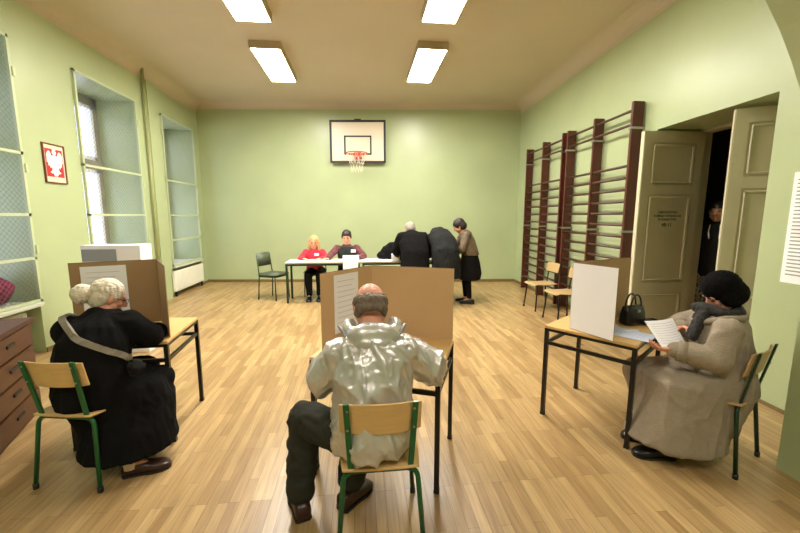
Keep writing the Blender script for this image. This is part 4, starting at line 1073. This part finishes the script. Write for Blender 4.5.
padded_chair(-.27, 7.13, PI, 'grey-green padded chair under the man in the dark vest')
# ------------------------------------------------------------------ right table: bag, papers, and the sheet she reads
hb = empty('handbag', (2.02, 2.48, .7), 'black leather handbag with two arched handles standing on the right table', 'handbag')
R3 = Matrix.Rotation(math.atan2(.6, .8)*.35, 3, 'Z'); hc = V((2.00, 2.47, .702))
m = MB(); rows = []
for z, wx, wy in ((0, .085, .045), (.02, .098, .052), (.09, .092, .045), (.135, .088, .028), (.14, .08, .022)):
    rows.append([hc+R3 @ V((wx*(abs(math.cos(q))**.5)*(1 if math.cos(q) > 0 else -1), wy*(abs(math.sin(q))**.5)*(1 if math.sin(q) > 0 else -1), 0))+V((0, 0, z)) for q in [2*PI*i/24+.01 for i in range(24)]])
m.rings(rows); m.build('bag_body', M['shoeB'], hb, True)
for y in (-.022, .022):
    m = MB(); m.tube([hc+R3 @ V((.052*math.cos(a), y, 0))+V((0, 0, .125+.10*math.sin(a))) for a in [PI*i/14 for i in range(15)]], .006, 8); m.build('handle', M['shoeB'], hb, True)
m = MB(); m.box(hc+R3 @ V((0, -.046, 0))+V((0, 0, .11)), (.03, .008, .02), R3); m.build('clasp', M['metal'], hb)
gl = empty('leather_glove', (2.14, 2.46, .7), 'black leather gloves lying beside the handbag on the right table', 'gloves')
m = MB()
for k in range(4): cap(m, (2.10+.018*k, 2.46-.012*k, .722), .013, (2.06+.018*k, 2.42-.014*k, .716), .011)
ell(m, (2.15, 2.47, .722), (.06, .035, .018)); skinned(m, 'glove', .006, M['shoeB'], gl, 2, folds(.004, 30, 30, 30, 1))
def flat_sheet(c_, ang, z, label, m_='whiteB', w_=.21, h_=.297, group='ballot papers on the right table', lift=.0):
    r = empty('ballot_paper', (c_[0], c_[1], z), label, 'paper sheet', group); R_ = Matrix.Rotation(ang, 3, 'Z')
    m = MB(); m.box((c_[0], c_[1], z+.0012), (w_, h_, .0016), R_); m.build('sheet', M[m_], r)
    m = MB()
    for k in range(9): m.box(V((c_[0], c_[1], z+.0022))+R_ @ V((-.01, h_*(.40-.09*k), 0)), (w_*.75, .003, .0004), R_)
    m.build('print', M['ink'], r)
flat_sheet((1.76, 2.33), .95, .701, 'bluish white ballot sheet lying flat, lowest of those on the right table')
flat_sheet((1.80, 2.25), .65, .7035, 'bluish white ballot sheet on top, nearest the edge of the right table')
flat_sheet((1.70, 2.42), 1.3, .706, 'bluish white ballot sheet against the brown screen on the right table')
# sheet held by the reader, curved a little
hs_ = empty('ballot_paper', (1.93, 2.05, .77), 'white ballot sheet held in both hands by the woman in the grey coat', 'paper sheet')
A, B_, C_, D_ = V((1.845, 2.17, .815)), V((2.035, 2.16, .835)), V((2.010, 2.01, .700)), V((1.83, 1.985, .692))
def quad(u, v): return A.lerp(B_, u).lerp(D_.lerp(C_, u), v)+V((0, -.02, 0))*math.sin(PI*u)
nq = (B_-A).cross(D_-A).normalized(); m = MB(); N = 10
R = [[quad(i/N, v)+nq*o for v, o in ((0, 0), (.5, 0), (1, 0), (1, .0012), (.5, .0012), (0, .0012))] for i in range(N+1)]
m.rings(R); m.build('sheet', M['white'], hs_)
m = MB()
for k in range(9):
    v = .12+.085*k; m.rings([[quad(i/N*.8+.1, v_)+nq*o for v_, o in ((v, -.0004), (v+.012, -.0004), (v+.012, .0018), (v, .0018))] for i in range(N+1)])
m.build('print', M['ink'], hs_)
# ballots in front of the other two voters
flat_sheet((.12, 2.20), -.3, .701, 'white ballot sheet on the centre table under the man in silver', 'white', group='ballot papers on the centre table')
flat_sheet((-1.52, 2.62), .2, .701, 'white ballot sheet on the left table under the woman in black', 'white', group='ballot papers on the left table')
